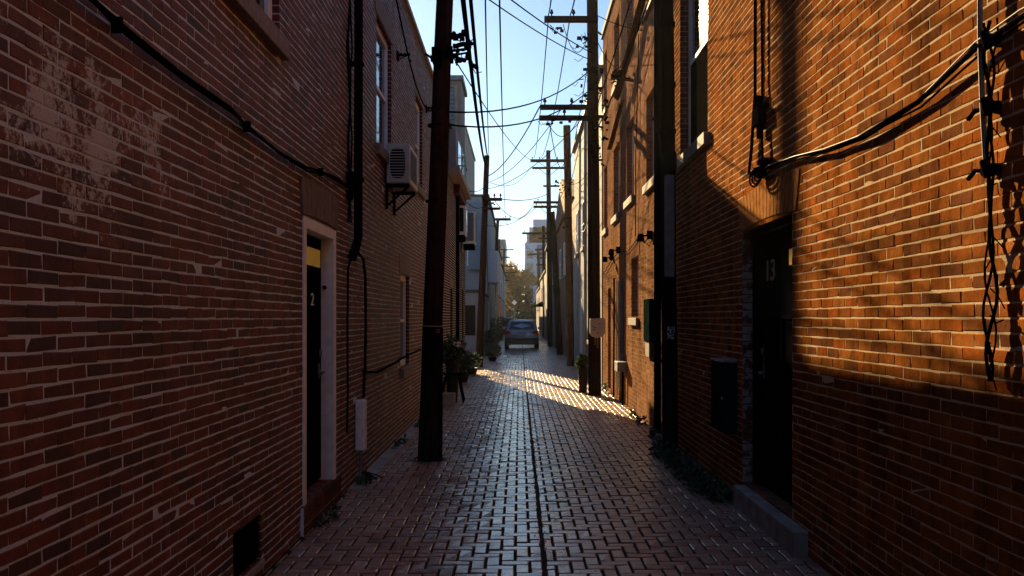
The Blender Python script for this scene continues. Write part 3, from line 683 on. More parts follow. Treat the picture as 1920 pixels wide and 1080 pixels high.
# wall insulators with cable on left wall
def bracket(label, n, c, y, z, s=1):
    b = MB(); b.box(c, c + n * .02, y - .04, y + .04, z - .06, z + .06); b.tube([(c, y, z), (c + n * .16 * s, y, z + .02)], .010, 6)
    b.tube([(c, y, z - .05), (c + n * .16 * s, y, z + .02)], .007, 6)
    for q in range(3): b.tube([(c + n * (.05 + q * .05) * s, y - .03, z + .01), (c + n * (.05 + q * .05) * s, y + .03, z + .03)], .022, 8)
    b.tube([(c + n * .15, y - .04, z - .04), (c + n * .19, y, z - .07), (c + n * .15, y + .05, z - .03)], .007, 6)
    return tag(b.build("wall_bracket", M_blk), label, "bracket")
bracket("small black cable bracket above the air conditioner on the shaded wall", 1, XL, 11.85, 5.02)
bracket("small black cable bracket by the shaded upper window nearest the first left pole", 1, XL, 15.5, 5.17)
wire("wall_cable", "black cable draped between two brackets high on the shaded wall", sag((XL + .14, 8.9, 6.05), (XL + .14, 11.85, 5.05), .05) + sag((XL + .14, 11.85, 5.05), (XL + .14, 15.5, 5.15), .25)[1:] + [(XL + .2, 17.5, 5.3)], .011)

# ------------------------------------------------------------------ wall-hung things, right
pts0 = [(1.4, 2.72), (2.4, 2.70), (3.4, 2.735), (3.75, 2.715), (4.3, 2.62), (5.0, 2.60), (5.6, 2.63), (6.2, 2.70), (6.9, 2.745), (7.1, 2.73)]
for j, (lab, r_, dz, mt) in enumerate((("thickest black cable of the bundle sagging above door 13", .0115, 0, M_cable), ("thin pale weathered cable lying over the bundle above door 13", .0038, .013, M_galv), ("slim black cable under the bundle above door 13", .0055, -.016, M_cable), ("middle black cable twisting along the bundle above door 13", .0065, .005, M_cable))):
    wire("wall_cable", lab, [(XR - .035 - .010 * (j % 2) - .010 * math.sin(y * 2.2 + j), y, z + dz * (1 + .5 * math.sin(y * 1.7 + j)) + .006 * math.sin(y * 3.3 + j * 2)) for y, z in pts0], r_, mt)
cb = MB()
for q in range(4):
    pts = []
    for k in range(17):
        th = 2 * math.pi * k / 12 + q; pts.append((XR - .035 - .014 * q, 7.12 + (.12 + .02 * q) * math.cos(th), 2.735 + (.035 + .012 * q) * math.sin(th) - .01 * q))
    cb.tube(pts, .008, 5)
for q in range(6):
    a = (XR - .045, 7.02 + rg.uniform(-.08, .14), 2.77 + rg.uniform(-.05, .06)); cb.box(a[0] - .02, XR, a[1] - .02, a[1] + .02, a[2] - .015, a[2] + .02)
tag(cb.build("cable_coil", M_cable), "tangled coil of black cable hung over the arch of door 13", "cable")
def loopc(y0, yy, za, zb, r_): return [(XR - .03, y0, 4.6), (XR - .03, y0 + .01, za), (XR - .035, yy, zb + .2), (XR - .04, yy + .05, zb + .05), (XR - .04, 7.12, zb)]
wire("hanging_cable", "thicker vertical cable hanging above the arch of door 13", loopc(7.3, 7.42, 3.4, 2.74, 0), .014)
wire("hanging_cable", "thinner vertical cable hanging above the arch of door 13", [(XR - .03, 7.14, 4.6), (XR - .025, 7.12, 3.6), (XR - .03, 7.1, 3.05), (XR - .035, 7.06, 2.82)], .009)
jn = MB(); jn.box(XR, XR - .07, 7.08, 7.26, 3.12, 3.26); jn.tube([(XR - .035, 7.2, 3.25), (XR - .035, 7.2, 3.36)], .03, 8); jn.tube([(XR - .03, 7.06, 3.2), (XR - .05, 6.9, 3.22)], .016, 6)
jn.tube([(XR - .035, 7.16, 3.12), (XR - .035, 7.16, 3.02)], .024, 8)
tag(jn.build("junction_box", M_blk, bevel=.006), "small black junction box on the vertical cables above door 13", "junction box")
t = thing("conduit", "grey and black conduit with clamps and dark strands for a twisted shadow on the sunlit orange wall", "conduit", (XR, 3.7, 1.3))
MB().tube([(XR - .04, 3.72, 3.2), (XR - .04, 3.72, 2.75), (XR - .045, 3.69, 2.45), (XR - .04, 3.67, 2.18)], .011, 8).build("pipe", M_galv, t)
b = MB()
for (ph, r_) in ((0, .007), (2.1, .0055), (4.2, .004)):
    b.tube([(XR - .03 - .012 * math.sin(k * .8 + ph), 3.66 + .018 * math.sin(k * .55 + ph) + .02 * math.sin(k * .23 + ph), 2.80 - k * .052) for k in range(29)], r_, 6)
for k in range(12):
    z = 2.6 - k * .11; s_ = rg.uniform(-1, 1)
    b.tube([(XR - .03, 3.66, z), (XR - .03, 3.66 + .06 * s_, z - .03), (XR - .02, 3.66 + .10 * s_, z - rg.uniform(-.02, .09))], .0035, 4)
b.build("cable_shadow_strands", M_cable, t)  # dark cable strands, mostly standing in for a twisted shadow on the wall
for z in (2.72, 2.45, 2.2):
    b = MB(); b.box(XR, XR - .05, 3.63, 3.70, z - .015, z + .02); b.tube([(XR - .03, 3.70, z), (XR - .04, 3.76, z + .01), (XR - .05, 3.80, z - .02)], .010, 6)
    b.tube([(XR - .05, 3.64, z - .03), (XR - .05, 3.67, z + .035)], .018, 7); b.build("clamp", M_blk, t)
# dark green meter cabinet
t = thing("meter_cabinet", "dark green metal cabinet on the shaded brick beside door 13", "cabinet", (XR - .06, 8.3, .57))
MB().box(XR + .002, XR - .115, 8.04, 8.6, .57, 1.20).build("body", M_green, t, bevel=.01)
MB().box(XR + .002, XR - .125, 8.03, 8.61, 1.202, 1.222).build("lid", M_galv, t, bevel=.005)
b = MB(); b.tube([(XR - .115, 8.1, .88), (XR - .125, 8.1, .88)], .016, 10); b.build("lock", M_steel, t)
# things on the mid house
t = thing("meter_cabinet", "tall narrow dark cabinet on the sunlit tan brick wall", "cabinet", (XR - .05, 13.4, 1.0))
MB().box(XR + .018, XR - .05, 13.15, 13.75, 1.25, 1.88).build("body", M_green, t, bevel=.01); MB().box(XR + .018, XR - .03, 13.3, 13.7, 1.02, 1.245).build("lower_box", M_galv, t, bevel=.006)
t = thing("pull_box", "small grey box low on the tan brick with a pipe to the ground", "box", (XR, 16.6, 0))
MB().box(XR + .018, XR - .16, 16.4, 16.9, .62, .80).build("body", M_galv, t, bevel=.01); MB().tube([(XR - .04, 16.6, .62), (XR - .04, 16.6, -.01)], .02, 8).build("pipe", M_blk, t)
def floodlight(label, y, z, s=1):
    t = thing("wall_lamp", label, "wall lamp", (XR, y, z))
    MB().box(XR + .018, XR - .05, y - .05, y + .05, z - .02, z + .1).build("mount", M_blk, t); MB().tube([(XR - .03, y, z + .04), (XR - .12, y - .04, z + .02)], .014, 6).build("arm", M_blk, t)
    b = MB(); b.prism([(XR - .10, y - .12, z - .06), (XR - .21, y - .12, z - .06), (XR - .19, y - .12, z + .05), (XR - .12, y - .12, z + .05)], (0, .12, 0)); b.build("lamp_head", M_blk, t, bevel=.006)
floodlight("black floodlight above the white pilaster on the tan brick", 17.6, 2.88); floodlight("small black wall lamp above the narrow cabinet on the tan brick", 13.35, 2.78)
floodlight("farther black lamp of the pair above the dark narrow door", 18.9, 2.82)
wire("wall_cable", "thin black cable linking the lamps on the tan brick wall", [(XR, 13.2, 2.85), (XR - .03, 13.8, 2.74), (XR - .01, 14.6, 2.9), (XR - .01, 16, 2.78), (XR - .03, 17.4, 2.86), (XR - .01, 18.9, 2.8), (XR - .01, 20.8, 2.6)], .008)
wire("wall_cable", "black drain pipe running down the tan brick beside the narrow door", [(XR - .02, 18.3, 2.4), (XR - .02, 18.3, 1.4), (XR - .02, 18.35, 1.1), (XR - .03, 18.3, 0)], .02)
wire("wall_cable", "dark cable dropping between two upper windows of the tan brick house", [(XR, 14.7, 6.2), (XR - .01, 14.72, 5.4), (XR - .02, 14.9, 4.2), (XR - .01, 15.0, 2.95)], .009)

# ------------------------------------------------------------------ utility poles
def lathe(b, base, top, r0, r1, n=18, steps=8, m=0):
    a, c = Vector(base), Vector(top)
    b.tube([a.lerp(c, i / steps) + Vector((math.sin(i * 2.3) * .004, 0, 0)) for i in range(steps + 1)], [r0 + (r1 - r0) * i / steps for i in range(steps + 1)], n, m)
def pole(label, base, top, r0, r1, mat, arms=(), steps=(), group="wooden utility poles along the alley"):
    t = thing("utility_pole", label, "utility pole", base, group)
    b = MB(); lathe(b, base, top, r0, r1); b.build("shaft", mat, t, smooth=True)
    A_, T_ = Vector(base), Vector(top)
    for (z, xa, xb, th, ins) in arms:
        f = (z - A_.z) / (T_.z - A_.z); c = A_.lerp(T_, f); y = c.y - r1 - th * .5
        a = MB(); a.box(c.x + xa, c.x + xb, y - th * .42, y + th * .42, z - th / 2, z + th / 2)
        ar = a.build("crossarm", mat, t, bevel=.006)
        q = MB(); q.tube([(c.x + xa * .55, y, z - th / 2), (c.x, y + .02, z - .45)], .014, 5); q.tube([(c.x + xb * .55, y, z - th / 2), (c.x, y + .02, z - .45)], .014, 5)
        if abs(xa) > .3 and abs(xb) > .3: q.build("brace", M_blk, ar)
        for x in ins:
            i_ = MB(); i_.tube([(c.x + x, y, z + th / 2), (c.x + x, y, z + th / 2 + .05), (c.x + x, y, z + th / 2 + .06), (c.x + x, y, z + th / 2 + .09), (c.x + x, y, z + th / 2 + .10), (c.x + x, y, z + th / 2 + .14)], [.014, .014, .036, .036, .026, .02], 8); i_.build("insulator", M_blk, ar)
    return t
def clutter(parent, cen, ext, cnt, seed, name="hardware"):
    r = random.Random(seed); b = MB()
    for _ in range(cnt):
        c = Vector(cen) + Vector([r.uniform(-1, 1) * e for e in ext]); s_ = r.uniform(.014, .045)
        if r.random() < .5: b.box(c.x - s_, c.x + s_, c.y - s_, c.y + s_, c.z - s_ * .6, c.z + s_ * .6)
        else: b.tube([c, c + Vector((r.uniform(-.1,.1), r.uniform(-.1,.1), r.uniform(-.06,.06)))], r.uniform(.008, .028), 7)
    for _ in range(cnt // 3):
        c = Vector(cen) + Vector([r.uniform(-1, 1) * e for e in ext]); d = c + Vector((r.uniform(-.2,.2), r.uniform(-.1,.1), r.uniform(-.12,.12)))
        b.tube([c, (c + d) / 2 + Vector((0, 0, -.07)), d], .006, 5)
    return b.build(name, M_blk, parent)
p1 = pole("thick red brown pole in the foreground on the shaded side", (-1.03, 10.2, -.03), (-.76, 10.2, 7.4), .118, .085, M_pole1)
b = MB(); b.tube([(-1.0, 10.2, -.03), (-.975, 10.2, 1.50)], [.134, .116], 18); b.build("sleeve", M_tar, p1, smooth=True)
b = MB(); b.tube([(-.975, 10.2, 1.50), (-.9745, 10.2, 1.515)], .118, 18); b.build("band", M_galv, p1)
tg = MB().box(-.925, -.885, 10.068, 10.075, 1.435, 1.475).build("tag", M_rtag, p1); MB().box(-.915, -.895, 10.064, 10.0675, 1.445, 1.465).build("tag_mark", M_dark, tg)
b = MB(); b.tube([(-.87, 10.1, 4.56), (-.55, 10.1, 4.60)], .016, 6); b.tube([(-.87, 10.1, 4.50), (-.55, 10.1, 4.56)], .012, 6); b.tube([(-.98, 10.2, 4.55), (-.75, 10.2, 4.56)], .10, 12); b.build("bracket_arm", M_blk, p1)
clutter(p1, (-.62, 10.1, 4.52), (.10, .07, .12), 16, 1); clutter(p1, (-.66, 10.1, 4.75), (.10, .06, .06), 9, 2); clutter(p1, (-.92, 10.1, 4.5), (.06, .04, .09), 6, 3)
b = MB()
for z in (3.75, 2.9): b.tube([(-.90 - (4.5 - z) * .03, 10.2, z), (-.90 - (4.5 - z) * .03, 10.2, z + .02)], .112, 16)
b.build("band", M_blk, p1)
p2 = pole("dark leaning pole at the edge of the open side yard", (-1.32, 29.6, -.03), (-1.06, 29.6, 6.9), .125, .085, M_pole2, arms=[(5.45, -.1, .55, .10, (.3, .5)), (5.15, -.1, .5, .08, ())])
clutter(p2, (-.98, 29.5, 5.3), (.22, .1, .25), 14, 4)
p3 = pole("third pole along the shaded side with one wide crossarm at its top", (-1.85, 60, -.03), (-1.42, 60, 8.2), .13, .10, M_pole2, arms=[(8.1, -.3, .85, .16, (.5, .8))])
p4 = pole("far pole on the shaded side with two thin crossarms", (-2.0, 84, -.03), (-1.85, 84, 8.9), .13, .09, M_pole2, arms=[(7.2, -1.0, 1.0, .12, (-.8, .8)), (7.9, -.6, 1.3, .10, (.5, 1.0))])
p4b = pole("bare brown far pole just beyond the two thin crossarms", (-1.75, 88, -.03), (-1.7, 88, 6.6), .17, .15, M_pole3)
p4c = pole("farthest pole on the shaded side with low crossarms", (-1.75, 100, -.03), (-1.72, 100, 9.0), .12, .08, M_pole2, arms=[(6.6, -.4, 1.5, .12, (.8, 1.3)), (7.3, -.3, 1.1, .12, (.9,)), (5.7, -.8, .6, .1, ())])
p0 = pole("black pole with grey conduit and sticker against the orange brick house", (1.765, 10.6, -.03), (1.69, 10.6, 8.6), .092, .078, M_tar)
MB().box(1.68, 1.79, 10.45, 10.52, 2.07, 3.25).build("conduit_cover", M_galv, p0, bevel=.01); MB().box(1.65, 1.81, 10.43, 10.53, 3.31, 3.51).build("switch_box", M_green, p0, bevel=.008)
b = MB()
for z in (3.75, 4.3, 5.0): b.tube([(1.765 - z * .0087, 10.6, z), (1.765 - z * .0087, 10.6, z + .05)], .098, 14)
b.tube([(1.66, 10.5, 3.5), (1.655, 10.5, 5.1)], .018, 7); b.build("strap", M_blk, p0)
ms, nt, p = node_mat("sticker_print"); v = coords(nt)
nt.links.new(ramp(nt, noise(nt, v, 42, 2, .5), [(.47, (.02,.02,.02)), (.53, (.45,.45,.45))], 'CONSTANT'), p.inputs["Base Color"])
MB().box(1.71, 1.80, 10.498, 10.503, 1.35, 1.50).build("sticker", ms, p0)
p5 = pole("dark pole carrying a beige meter box on the sunlit side", (1.556, 18.76, -.03), (1.50, 18.76, 9.4), .135, .11, M_pole2,
          arms=[(7.72, -1.0, .10, .12, (-.85, -.4)), (5.92, -1.10, .10, .10, (-1.0, -.45)), (5.70, -1.12, .12, .10, (-.6,))])
t = p5
b = MB(); b.prism([(1.44, 18.50, 1.30), (1.48, 18.50, 1.22), (1.58, 18.50, 1.19), (1.70, 18.50, 1.22), (1.755, 18.50, 1.30), (1.755, 18.50, 1.57), (1.72, 18.50, 1.60), (1.44, 18.50, 1.58)], (0, .12, 0))
mb = b.build("meter_box", M_beige, t, bevel=.012)
b = MB()
for (x, z) in ((1.63, 1.48), (1.54, 1.40), (1.52, 1.36), (1.50, 1.43), (1.60, 1.29)): b.box(x - .018, x + .018, 18.488, 18.499, z - .007, z + .007)
b.build("latch", M_blk, mb)
b = MB(); b.tube([(1.55, 18.56, 1.2), (1.55, 18.56, 1.05)], .016, 6); b.tube([(1.60, 18.56, 1.2), (1.60, 18.56, .98)], .016, 6); b.build("meter_pipe", plain("copper_pipe", (.35,.16,.07), .4, metal=.5), mb)
clutter(p5, (1.62, 18.6, 5.75), (.20, .14, .32), 26, 11); clutter(p5, (1.45, 18.6, 6.5), (.26, .1, .5), 26, 12); clutter(p5, (1.62, 18.6, 5.1), (.16, .12, .35), 18, 13)
clutter(p5, (1.40, 18.6, 7.3), (.22, .1, .16), 14, 14); clutter(p5, (.75, 18.6, 7.5), (.12, .05, .06), 6, 15); clutter(p5, (.75, 18.6, 5.6), (.3, .05, .06), 7, 16)
p6 = pole("slightly leaning brown pole behind the pole with the meter box", (1.705, 30.2, -.03), (1.58, 30.2, 8.0), .13, .12, M_pole3)
clutter(p6, (1.45, 30.0, 5.9), (.3, .12, .3), 18, 17); clutter(p6, (1.5, 30.0, 4.8), (.2, .1, .3), 10, 18)
p7 = pole("strongly leaning pole standing before the rust brick gable", (1.76, 39.4, -.03), (1.42, 39.4, 6.2), .14, .12, M_pole2)
MB().box(1.5, 1.75, 39.1, 39.25, 2.5, 2.9).build("lamp_box", M_blk, p7)
p8 = pole("tall pole with stacked crossarms over the alley on the sunlit side", (1.70, 50.4, -.03), (1.60, 50.4, 10.9), .15, .12, M_pole2,
          arms=[(10.3, -1.0, 1.0, .16, (-.9, -.5, .5, .9)), (9.9, -.9, .9, .12, ()), (8.0, -.85, .85, .13, (-.6, .6)), (7.75, -.85, .9, .13, (-.7,)), (8.9, -.3, .9, .10, ())])
p9 = pole("thin far pole with double crossarms before the pale office building", (2.15, 100, -.03), (2.1, 100, 9.2), .17, .13, M_pole2, arms=[(9.1, -.4, 2.0, .2, ()), (8.6, -1.2, 1.0, .2, ()), (8.2, -.2, 1.8, .2, ())])
p10 = pole("far right pole with a long dark crossarm beyond the stacked crossarms", (2.0, 72, -.03), (1.9, 72, 8.9), .14, .11, M_pole2, arms=[(8.3, -1.7, .4, .16, (-1.5,)), (7.9, -.4, .8, .12, ()), (5.8, -.6, .6, .12, ())])

# ------------------------------------------------------------------ overhead wires
def span(label, a, b, s=.2, r=.010, mat=None): 
    return wire("overhead_wire", label, sag(a, b, s, 14), r, mat or M_wire, group="overhead wires spanning the alley", n=5)
span("upper wire of the pair crossing the blue sky to the pole with the meter box", P(760, -160, 8), (1.55, 18.6, 7.0), .1, .010)
span("lower wire of the pair crossing the blue sky to the pole with the meter box", P(730, -140, 8), (1.55, 18.6, 6.85), .12, .009)
span("upper wire from the thick foreground pole over to the meter box pole", (-.86, 10.2, 3.92), (1.52, 18.6, 6.75), .28, .011)
span("lower wire from the thick foreground pole over to the meter box pole", (-.87, 10.2, 3.78), (1.52, 18.6, 6.35), .30, .011)
span("thick cable running from the foreground pole bracket to the dark leaning pole", P(845, -200, 5), (-1.08, 29.6, 6.55), .35, .022)
span("second thick cable above the shaded roofs ending at the dark leaning pole", P(860, -240, 5), (-1.02, 29.6, 6.8), .3, .018)
span("thinner wire above the shaded roofs beside the thick cables", P(905, -260, 6), (-1.0, 29.6, 6.85), .3, .009)
span("thinnest wire farthest out over the alley on the shaded side", P(930, -280, 6), (-.95, 60, 8.3), .5, .010)
span("wire falling from the high meter pole crossarm to the tall stacked pole, outer", (.60, 18.65, 7.85), (.8, 50.3, 10.45), .6, .013)
span("wire falling from the high meter pole crossarm to the tall stacked pole, inner", (1.05, 18.65, 7.85), (1.15, 50.3, 10.45), .7, .013)
span("wire coming over the camera to the outer end of the high meter pole crossarm", P(1060, -300, 6), (.60, 18.65, 7.85), .2, .012)
span("wire coming over the camera to the inner end of the high meter pole crossarm", P(1120, -300, 6), (1.05, 18.65, 7.85), .2, .012)
span("thick wire rising from the dark leaning pole to the lower meter pole crossarm", (-1.05, 29.5, 6.2), (.42, 18.65, 5.95), .25, .014)
span("thin wire rising from the dark leaning pole to the meter pole, middle of three", (-1.05, 29.5, 6.0), (.9, 18.65, 5.95), .3, .009)
span("thin wire rising from the dark leaning pole to the meter pole, lowest of three", (-1.05, 29.5, 5.8), (1.3, 18.65, 5.7), .3, .009)
span("level twin wire from the dark leaning pole to the tall stacked pole", (-.8, 29.5, 5.5), (1.6, 50.3, 8.5), .2, .016)
span("sagging wire from the dark leaning pole to the stacked lower crossarms", (-.8, 29.5, 5.4), (.8, 50.3, 8.0), .7, .012)
span("lowest sagging wire from the dark leaning pole to the stacked lower crossarms", (-1.1, 29.5, 4.6), (.8, 50.3, 7.8), .35, .012)
span("top wire from the dark leaning pole to the stacked top crossarm", (-.95, 29.5, 6.0), (.7, 50.3, 10.1), .5, .010)
span("long wire from the meter pole up to the orange brick wall by the black pole", (1.5, 18.6, 5.3), (1.9, 11.6, 6.4), .18, .012)
span("second, higher wire from the meter pole up to the orange brick wall", (1.5, 18.6, 5.7), (1.9, 11.4, 7.3), .12, .012)
span("pale cable looping low from the meter pole to the grey painted house", (1.6, 18.7, 4.9), (1.85, 27, 4.2), .5, .012, M_galv)
span("wire from the meter pole back to the leaning brown pole, upper", (1.42, 18.8, 6.9), (1.5, 30.1, 6.3), .35, .010)
span("wire from the meter pole back to the leaning brown pole, lower", (1.42, 18.8, 6.2), (1.5, 30.1, 5.6), .35, .010)
span("wire between the leaning brown pole and the tall stacked pole", (1.5, 30.1, 5.9), (1.55, 50.3, 8.0), .4, .012)
span("far wire between the shaded and sunlit poles below the stacked crossarms", (-1.1, 60, 8.2), (.9, 50.3, 7.7), .35, .014)
span("faint far wire between the last poles across the bright sky", (-1.6, 84, 7.9), (1.4, 72, 8.3), .4, .014)
span("faint upper far wire across the bright sky", (-1.1, 60, 8.3), (1.3, 100, 9.1), .4, .014)
span("wire dipping along the shaded poles from the third to the far one", (-1.3, 60, 8.2), (-1.4, 84, 7.9), .4, .014)
for lab, a, b2, s_, r_ in (
    ("slack wire from the meter pole top to the tan brick wall rack", (1.5, 18.7, 7.6), (1.72, 16.0, 6.0), .15, .009),
    ("taut wire from the meter pole top to the third storey of the tan brick house", (1.5, 18.7, 7.9), (1.92, 14.2, 6.1), .05, .009),
    ("long wire from the wall rack down the tan brick towards the black pole", (1.72, 15.6, 5.9), (1.80, 12.5, 6.2), .12, .009),
    ("loose loop of wire hanging under the double crossarm of the meter pole", (.55, 18.65, 5.68), (1.2, 18.65, 5.68), .35, .008),
    ("loose loop of wire hanging under the top crossarm of the meter pole", (.9, 18.65, 7.64), (1.42, 18.65, 7.4), .45, .008),
    ("drop wire from the double crossarm to the leaning brown pole", (.62, 18.65, 5.6), (1.5, 30.1, 6.8), .5, .010),
    ("drop wire from the leaning brown pole to the grey painted house", (1.55, 30.1, 6.1), (1.9, 24.5, 5.6), .2, .010),
    ("thin wire from the leaning brown pole to the rust brick gable", (1.55, 30.1, 5.2), (1.9, 37, 5.2), .2, .010),
    ("thin wire crossing from the foreground pole to the tall stacked pole", (-.82, 10.2, 4.65), (1.1, 50.3, 10.4), .5, .009),
    ("wire from the white oriel to the dark leaning pole", (-1.42, 24, 5.0), (-1.1, 29.5, 5.9), .12, .010),
    ("second wire from the white oriel to the dark leaning pole", (-1.4, 24.3, 4.7), (-1.1, 29.5, 5.3), .15, .010)):
    span(lab, a, b2, s_, r_)
# wall rack on the mid house with two weathered boards
t = thing("wire_rack", "rusty wire rack of insulators and slanting boards high on the tan brick wall", "wire rack", (XR, 15, 5.6))
clutter(t, (1.74, 16.0, 5.85), (.11, .22, .12), 26, 31, "insulator_cluster"); MB().tube([(1.95, 16.0, 5.8), (1.62, 16.0, 5.86)], .03, 7).build("arm", M_blk, t)
b = MB(); b.prism([(1.90, 13.6, 6.45), (1.82, 13.6, 6.50), (1.70, 16.3, 5.55), (1.78, 16.3, 5.50)], (.04, 0, .10)); b.prism([(1.86, 16.4, 5.45), (1.80, 16.4, 5.45), (1.72, 17.8, 4.9), (1.80, 17.8, 4.9)], (.04, 0, .10)); b.build("board", M_pole3, t)

# ------------------------------------------------------------------ car, silver hatchback seen from behind
def loft(b, secs, m=0):
    n = len(secs[0]); vs = [v for s_ in secs for v in s_]
    fs = [(i*n + j, i*n + j + 1, (i+1)*n + j + 1, (i+1)*n + j) for i in range(len(secs) - 1) for j in range(n - 1)]
    fs += [tuple(range(n))[::-1], tuple(range((len(secs)-1)*n, len(secs)*n))]
    b.add(vs, fs, m)
def car(label, x, y, paint, hgt=1.5, wid=1.76, ln=4.1):
    t = thing("parked_car", label, "car", (x, y, 0))
    hw = wid / 2
    def sec(yy, w, zb, zt, tuck=.06):
        h = [(0, zb), (w * .84, zb), (w * .97, zb + .10), (w, zb + .28), (w * .995, (zb + zt) / 2 + .05), (w * .96, zt - .06), (w * .90, zt), (0, zt + .02)]
        return [(x - a, y + yy, z) for a, z in h] + [(x + a, y + yy, z) for a, z in h[::-1]]
    b = MB(); loft(b, [sec(.00, hw*.84, .40, .80), sec(.05, hw*.93, .32, .90), sec(.16, hw*.985, .26, .95), sec(.6, hw, .22, .97), sec(1.6, hw, .22, .96), sec(2.9, hw, .22, .95), sec(3.5, hw*.97, .25, .86), sec(3.95, hw*.88, .30, .74), sec(ln, hw*.74, .36, .62)])
    b.build("body", paint, t, smooth=True)
    def g(yy, w, zt, wt):
        h = [(w, .93), (w * .985, .95), ((w + wt) / 2 * 1.015, (zt + .95) / 2), (wt, zt - .05), (wt * .88, zt - .008), (0, zt + .012)]
        return [(x - a, y + yy, z) for a, z in h] + [(x + a, y + yy, z) for a, z in h[::-1]]
    b = MB(); loft(b, [g(.10, hw*.88, 1.00, hw*.85), g(.22, hw*.91, 1.20, hw*.82), g(.42, hw*.92, hgt - .04, hw*.74), g(.7, hw*.92, hgt, hw*.74), g(1.8, hw*.92, hgt, hw*.74), g(2.4, hw*.92, hgt - .10, hw*.72), g(3.05, hw*.90, .97, hw*.80)])
    b.build("roof", paint, t, smooth=True)
    b = MB(); b.prism([(x - hw*.74, y + .095, 1.00), (x + hw*.74, y + .095, 1.00), (x + hw*.62, y + .365, hgt - .10), (x - hw*.62, y + .365, hgt - .10)], (0, -.008, 0)); b.build("rear_window", M_glass, t)
    for s_ in (-1, 1):
        b = MB(); b.prism([(x + s_ * hw * .86, y + .55, 1.0), (x + s_ * hw * .86, y + 2.7, 1.0), (x + s_ * hw * .76, y + 1.9, hgt - .1), (x + s_ * hw * .76, y + .75, hgt - .1)], (s_ * .055, 0, 0)); b.build("side_window", M_glass, t)
        b = MB(); b.prism([(x + s_ * hw * .62, y + .01, .80), (x + s_ * hw * .62, y + .015, .90), (x + s_ * hw * .85, y + .03, .96), (x + s_ * hw * .97, y + .1, .93), (x + s_ * hw * .98, y + .08, .76), (x + s_ * hw * .86, y + .0, .74)], (0, -.03, 0)); b.build("tail_light", M_redl, t, bevel=.008)
        b = MB(); b.box(x + s_ * hw * .99, x + s_ * (hw + .15), y + 2.5, y + 2.62, .98, 1.12); b.build("wing_mirror", paint, t, bevel=.02)
        for yy in (.72, 3.25):
            c = (x + s_ * (hw - .20), y + yy, .31); b = MB(); b.tube([c, (x + s_ * (hw - .005), y + yy, .31)], .31, 24); w = b.build("wheel", M_tyre, t)
            b = MB(); b.tube([(x + s_ * (hw - .004), y + yy, .31), (x + s_ * (hw + .006), y + yy, .31)], .19, 16); b.build("rim", M_steel, w)
    b = MB(); b.prism([(x - hw * .95, y - .03, .34), (x + hw * .95, y - .03, .34), (x + hw * .97, y - .03, .58), (x - hw * .97, y - .03, .58)], (0, .30, 0)); b.build("bumper", M_darkp, t, bevel=.03)
    b = MB(); b.box(x - hw * .6, x + hw * .6, y - .045, y - .031, .36, .385); b.build("bumper_trim", M_steel, t)
    b = MB(); b.box(x - .26, x + .26, y - .02, y + .03, .83, .865); b.build("tailgate_trim", M_steel, t)
    b = MB(); b.box(x - .17, x + .17, y - .035, y - .012, .65, .80); b.build("number_plate", M_plate, t)
    b = MB(); b.tube([(x - .03, y - .01, .905), (x + .03, y - .01, .905)], .022, 10); b.build("badge", M_steel, t)
    return t
car("silver blue hatchback stopped in the middle of the alley, seen from behind", .12, 46, M_silver)
car("dark car parked far off on the shaded side behind a shrub", -1.35, 84, M_darkp, 1.6, 1.8)

# ------------------------------------------------------------------ plants
def potted(label, x, y, kind, r, h, seed, pot=True, flower=False, leaf=None, ph=.35, pr=.16):
    t = thing("potted_plant", label, "potted plant", (x, y, 0))
    if pot:
        b = MB(); b.tube([(x, y, 0), (x, y, ph * .9), (x, y, ph)], [pr * .75, pr, pr * 1.08], 14); b.build("pot", M_terra, t)
    b = MB(); leaves(b, (x, y, ph + h * .5), (r, r, h * .62), int(420 * r / .35), .11, seed=seed)
    b.build("foliage", leaf or M_leafd, t)
    b = MB()
    rr = random.Random(seed)
    for _ in range(7): b.tube([(x, y, ph - .02), (x + rr.uniform(-r, r) * .6, y + rr.uniform(-r, r) * .6, ph + h * rr.uniform(.4, .9))], .008, 5)
    b.build("stem", M_pole2, t)
    if flower:
        b = MB(); leaves(b, (x + .12, y - .22, ph + h * .85), (.07, .05, .06), 14, .08, seed=seed + 1); leaves(b, (x + .3, y - .2, ph + h * .55), (.05, .05, .03), 7, .07, seed=seed + 2); b.build("flower", M_flow, t)
    return t
t = thing("plant_stand", "black metal stand with splayed legs beside the thick foreground pole", "plant stand", (-1.28, 17.3, 0))
b = MB(); 
for (dx, dy) in ((-.17,-.15), (.17,-.15), (-.17,.15), (.17,.15)): b.tube([(-1.28 + dx * .7, 17.3 + dy * .7, .52), (-1.28 + dx * 1.3, 17.3 + dy * 1.3, 0)], .02, 6)
b.build("leg", M_blk, t); MB().box(-1.44, -1.12, 17.14, 17.46, .52, .55).build("tray", M_blk, t)
potted("large leafy plant with white blooms on the black stand", -1.28, 17.3, 0, .25, .42, 41, flower=True, ph=.75, pr=.13)
tag(MB().box(-1.58, -1.20, 16.75, 17.05, -.02, .20).build("concrete_block", M_kerb, bevel=.012), "pale concrete block on the paving beside the plant stand", "block")
potted("dark bushy plant against the wall past the black plant stand", -1.42, 22.6, 0, .26, .5, 42, ph=.2)
potted("low dark plant between the brown brick house and the leaning pole", -1.35, 25.8, 0, .25, .38, 43, ph=.18)
potted("rounded dark shrub behind the base of the dark leaning pole", -1.0, 33.5, 0, .35, .45, 44, ph=.15)
potted("square clipped shrub in front of the pale garage", -1.3, 38.5, 0, .45, .65, 45, ph=.25)
potted("leafy shrub beside the garage door", -1.35, 43, 0, .5, .7, 46, ph=.3)
potted("tall round shrub before the grey blue house", -1.5, 50, 0, .55, 1.0, 47, ph=.5)
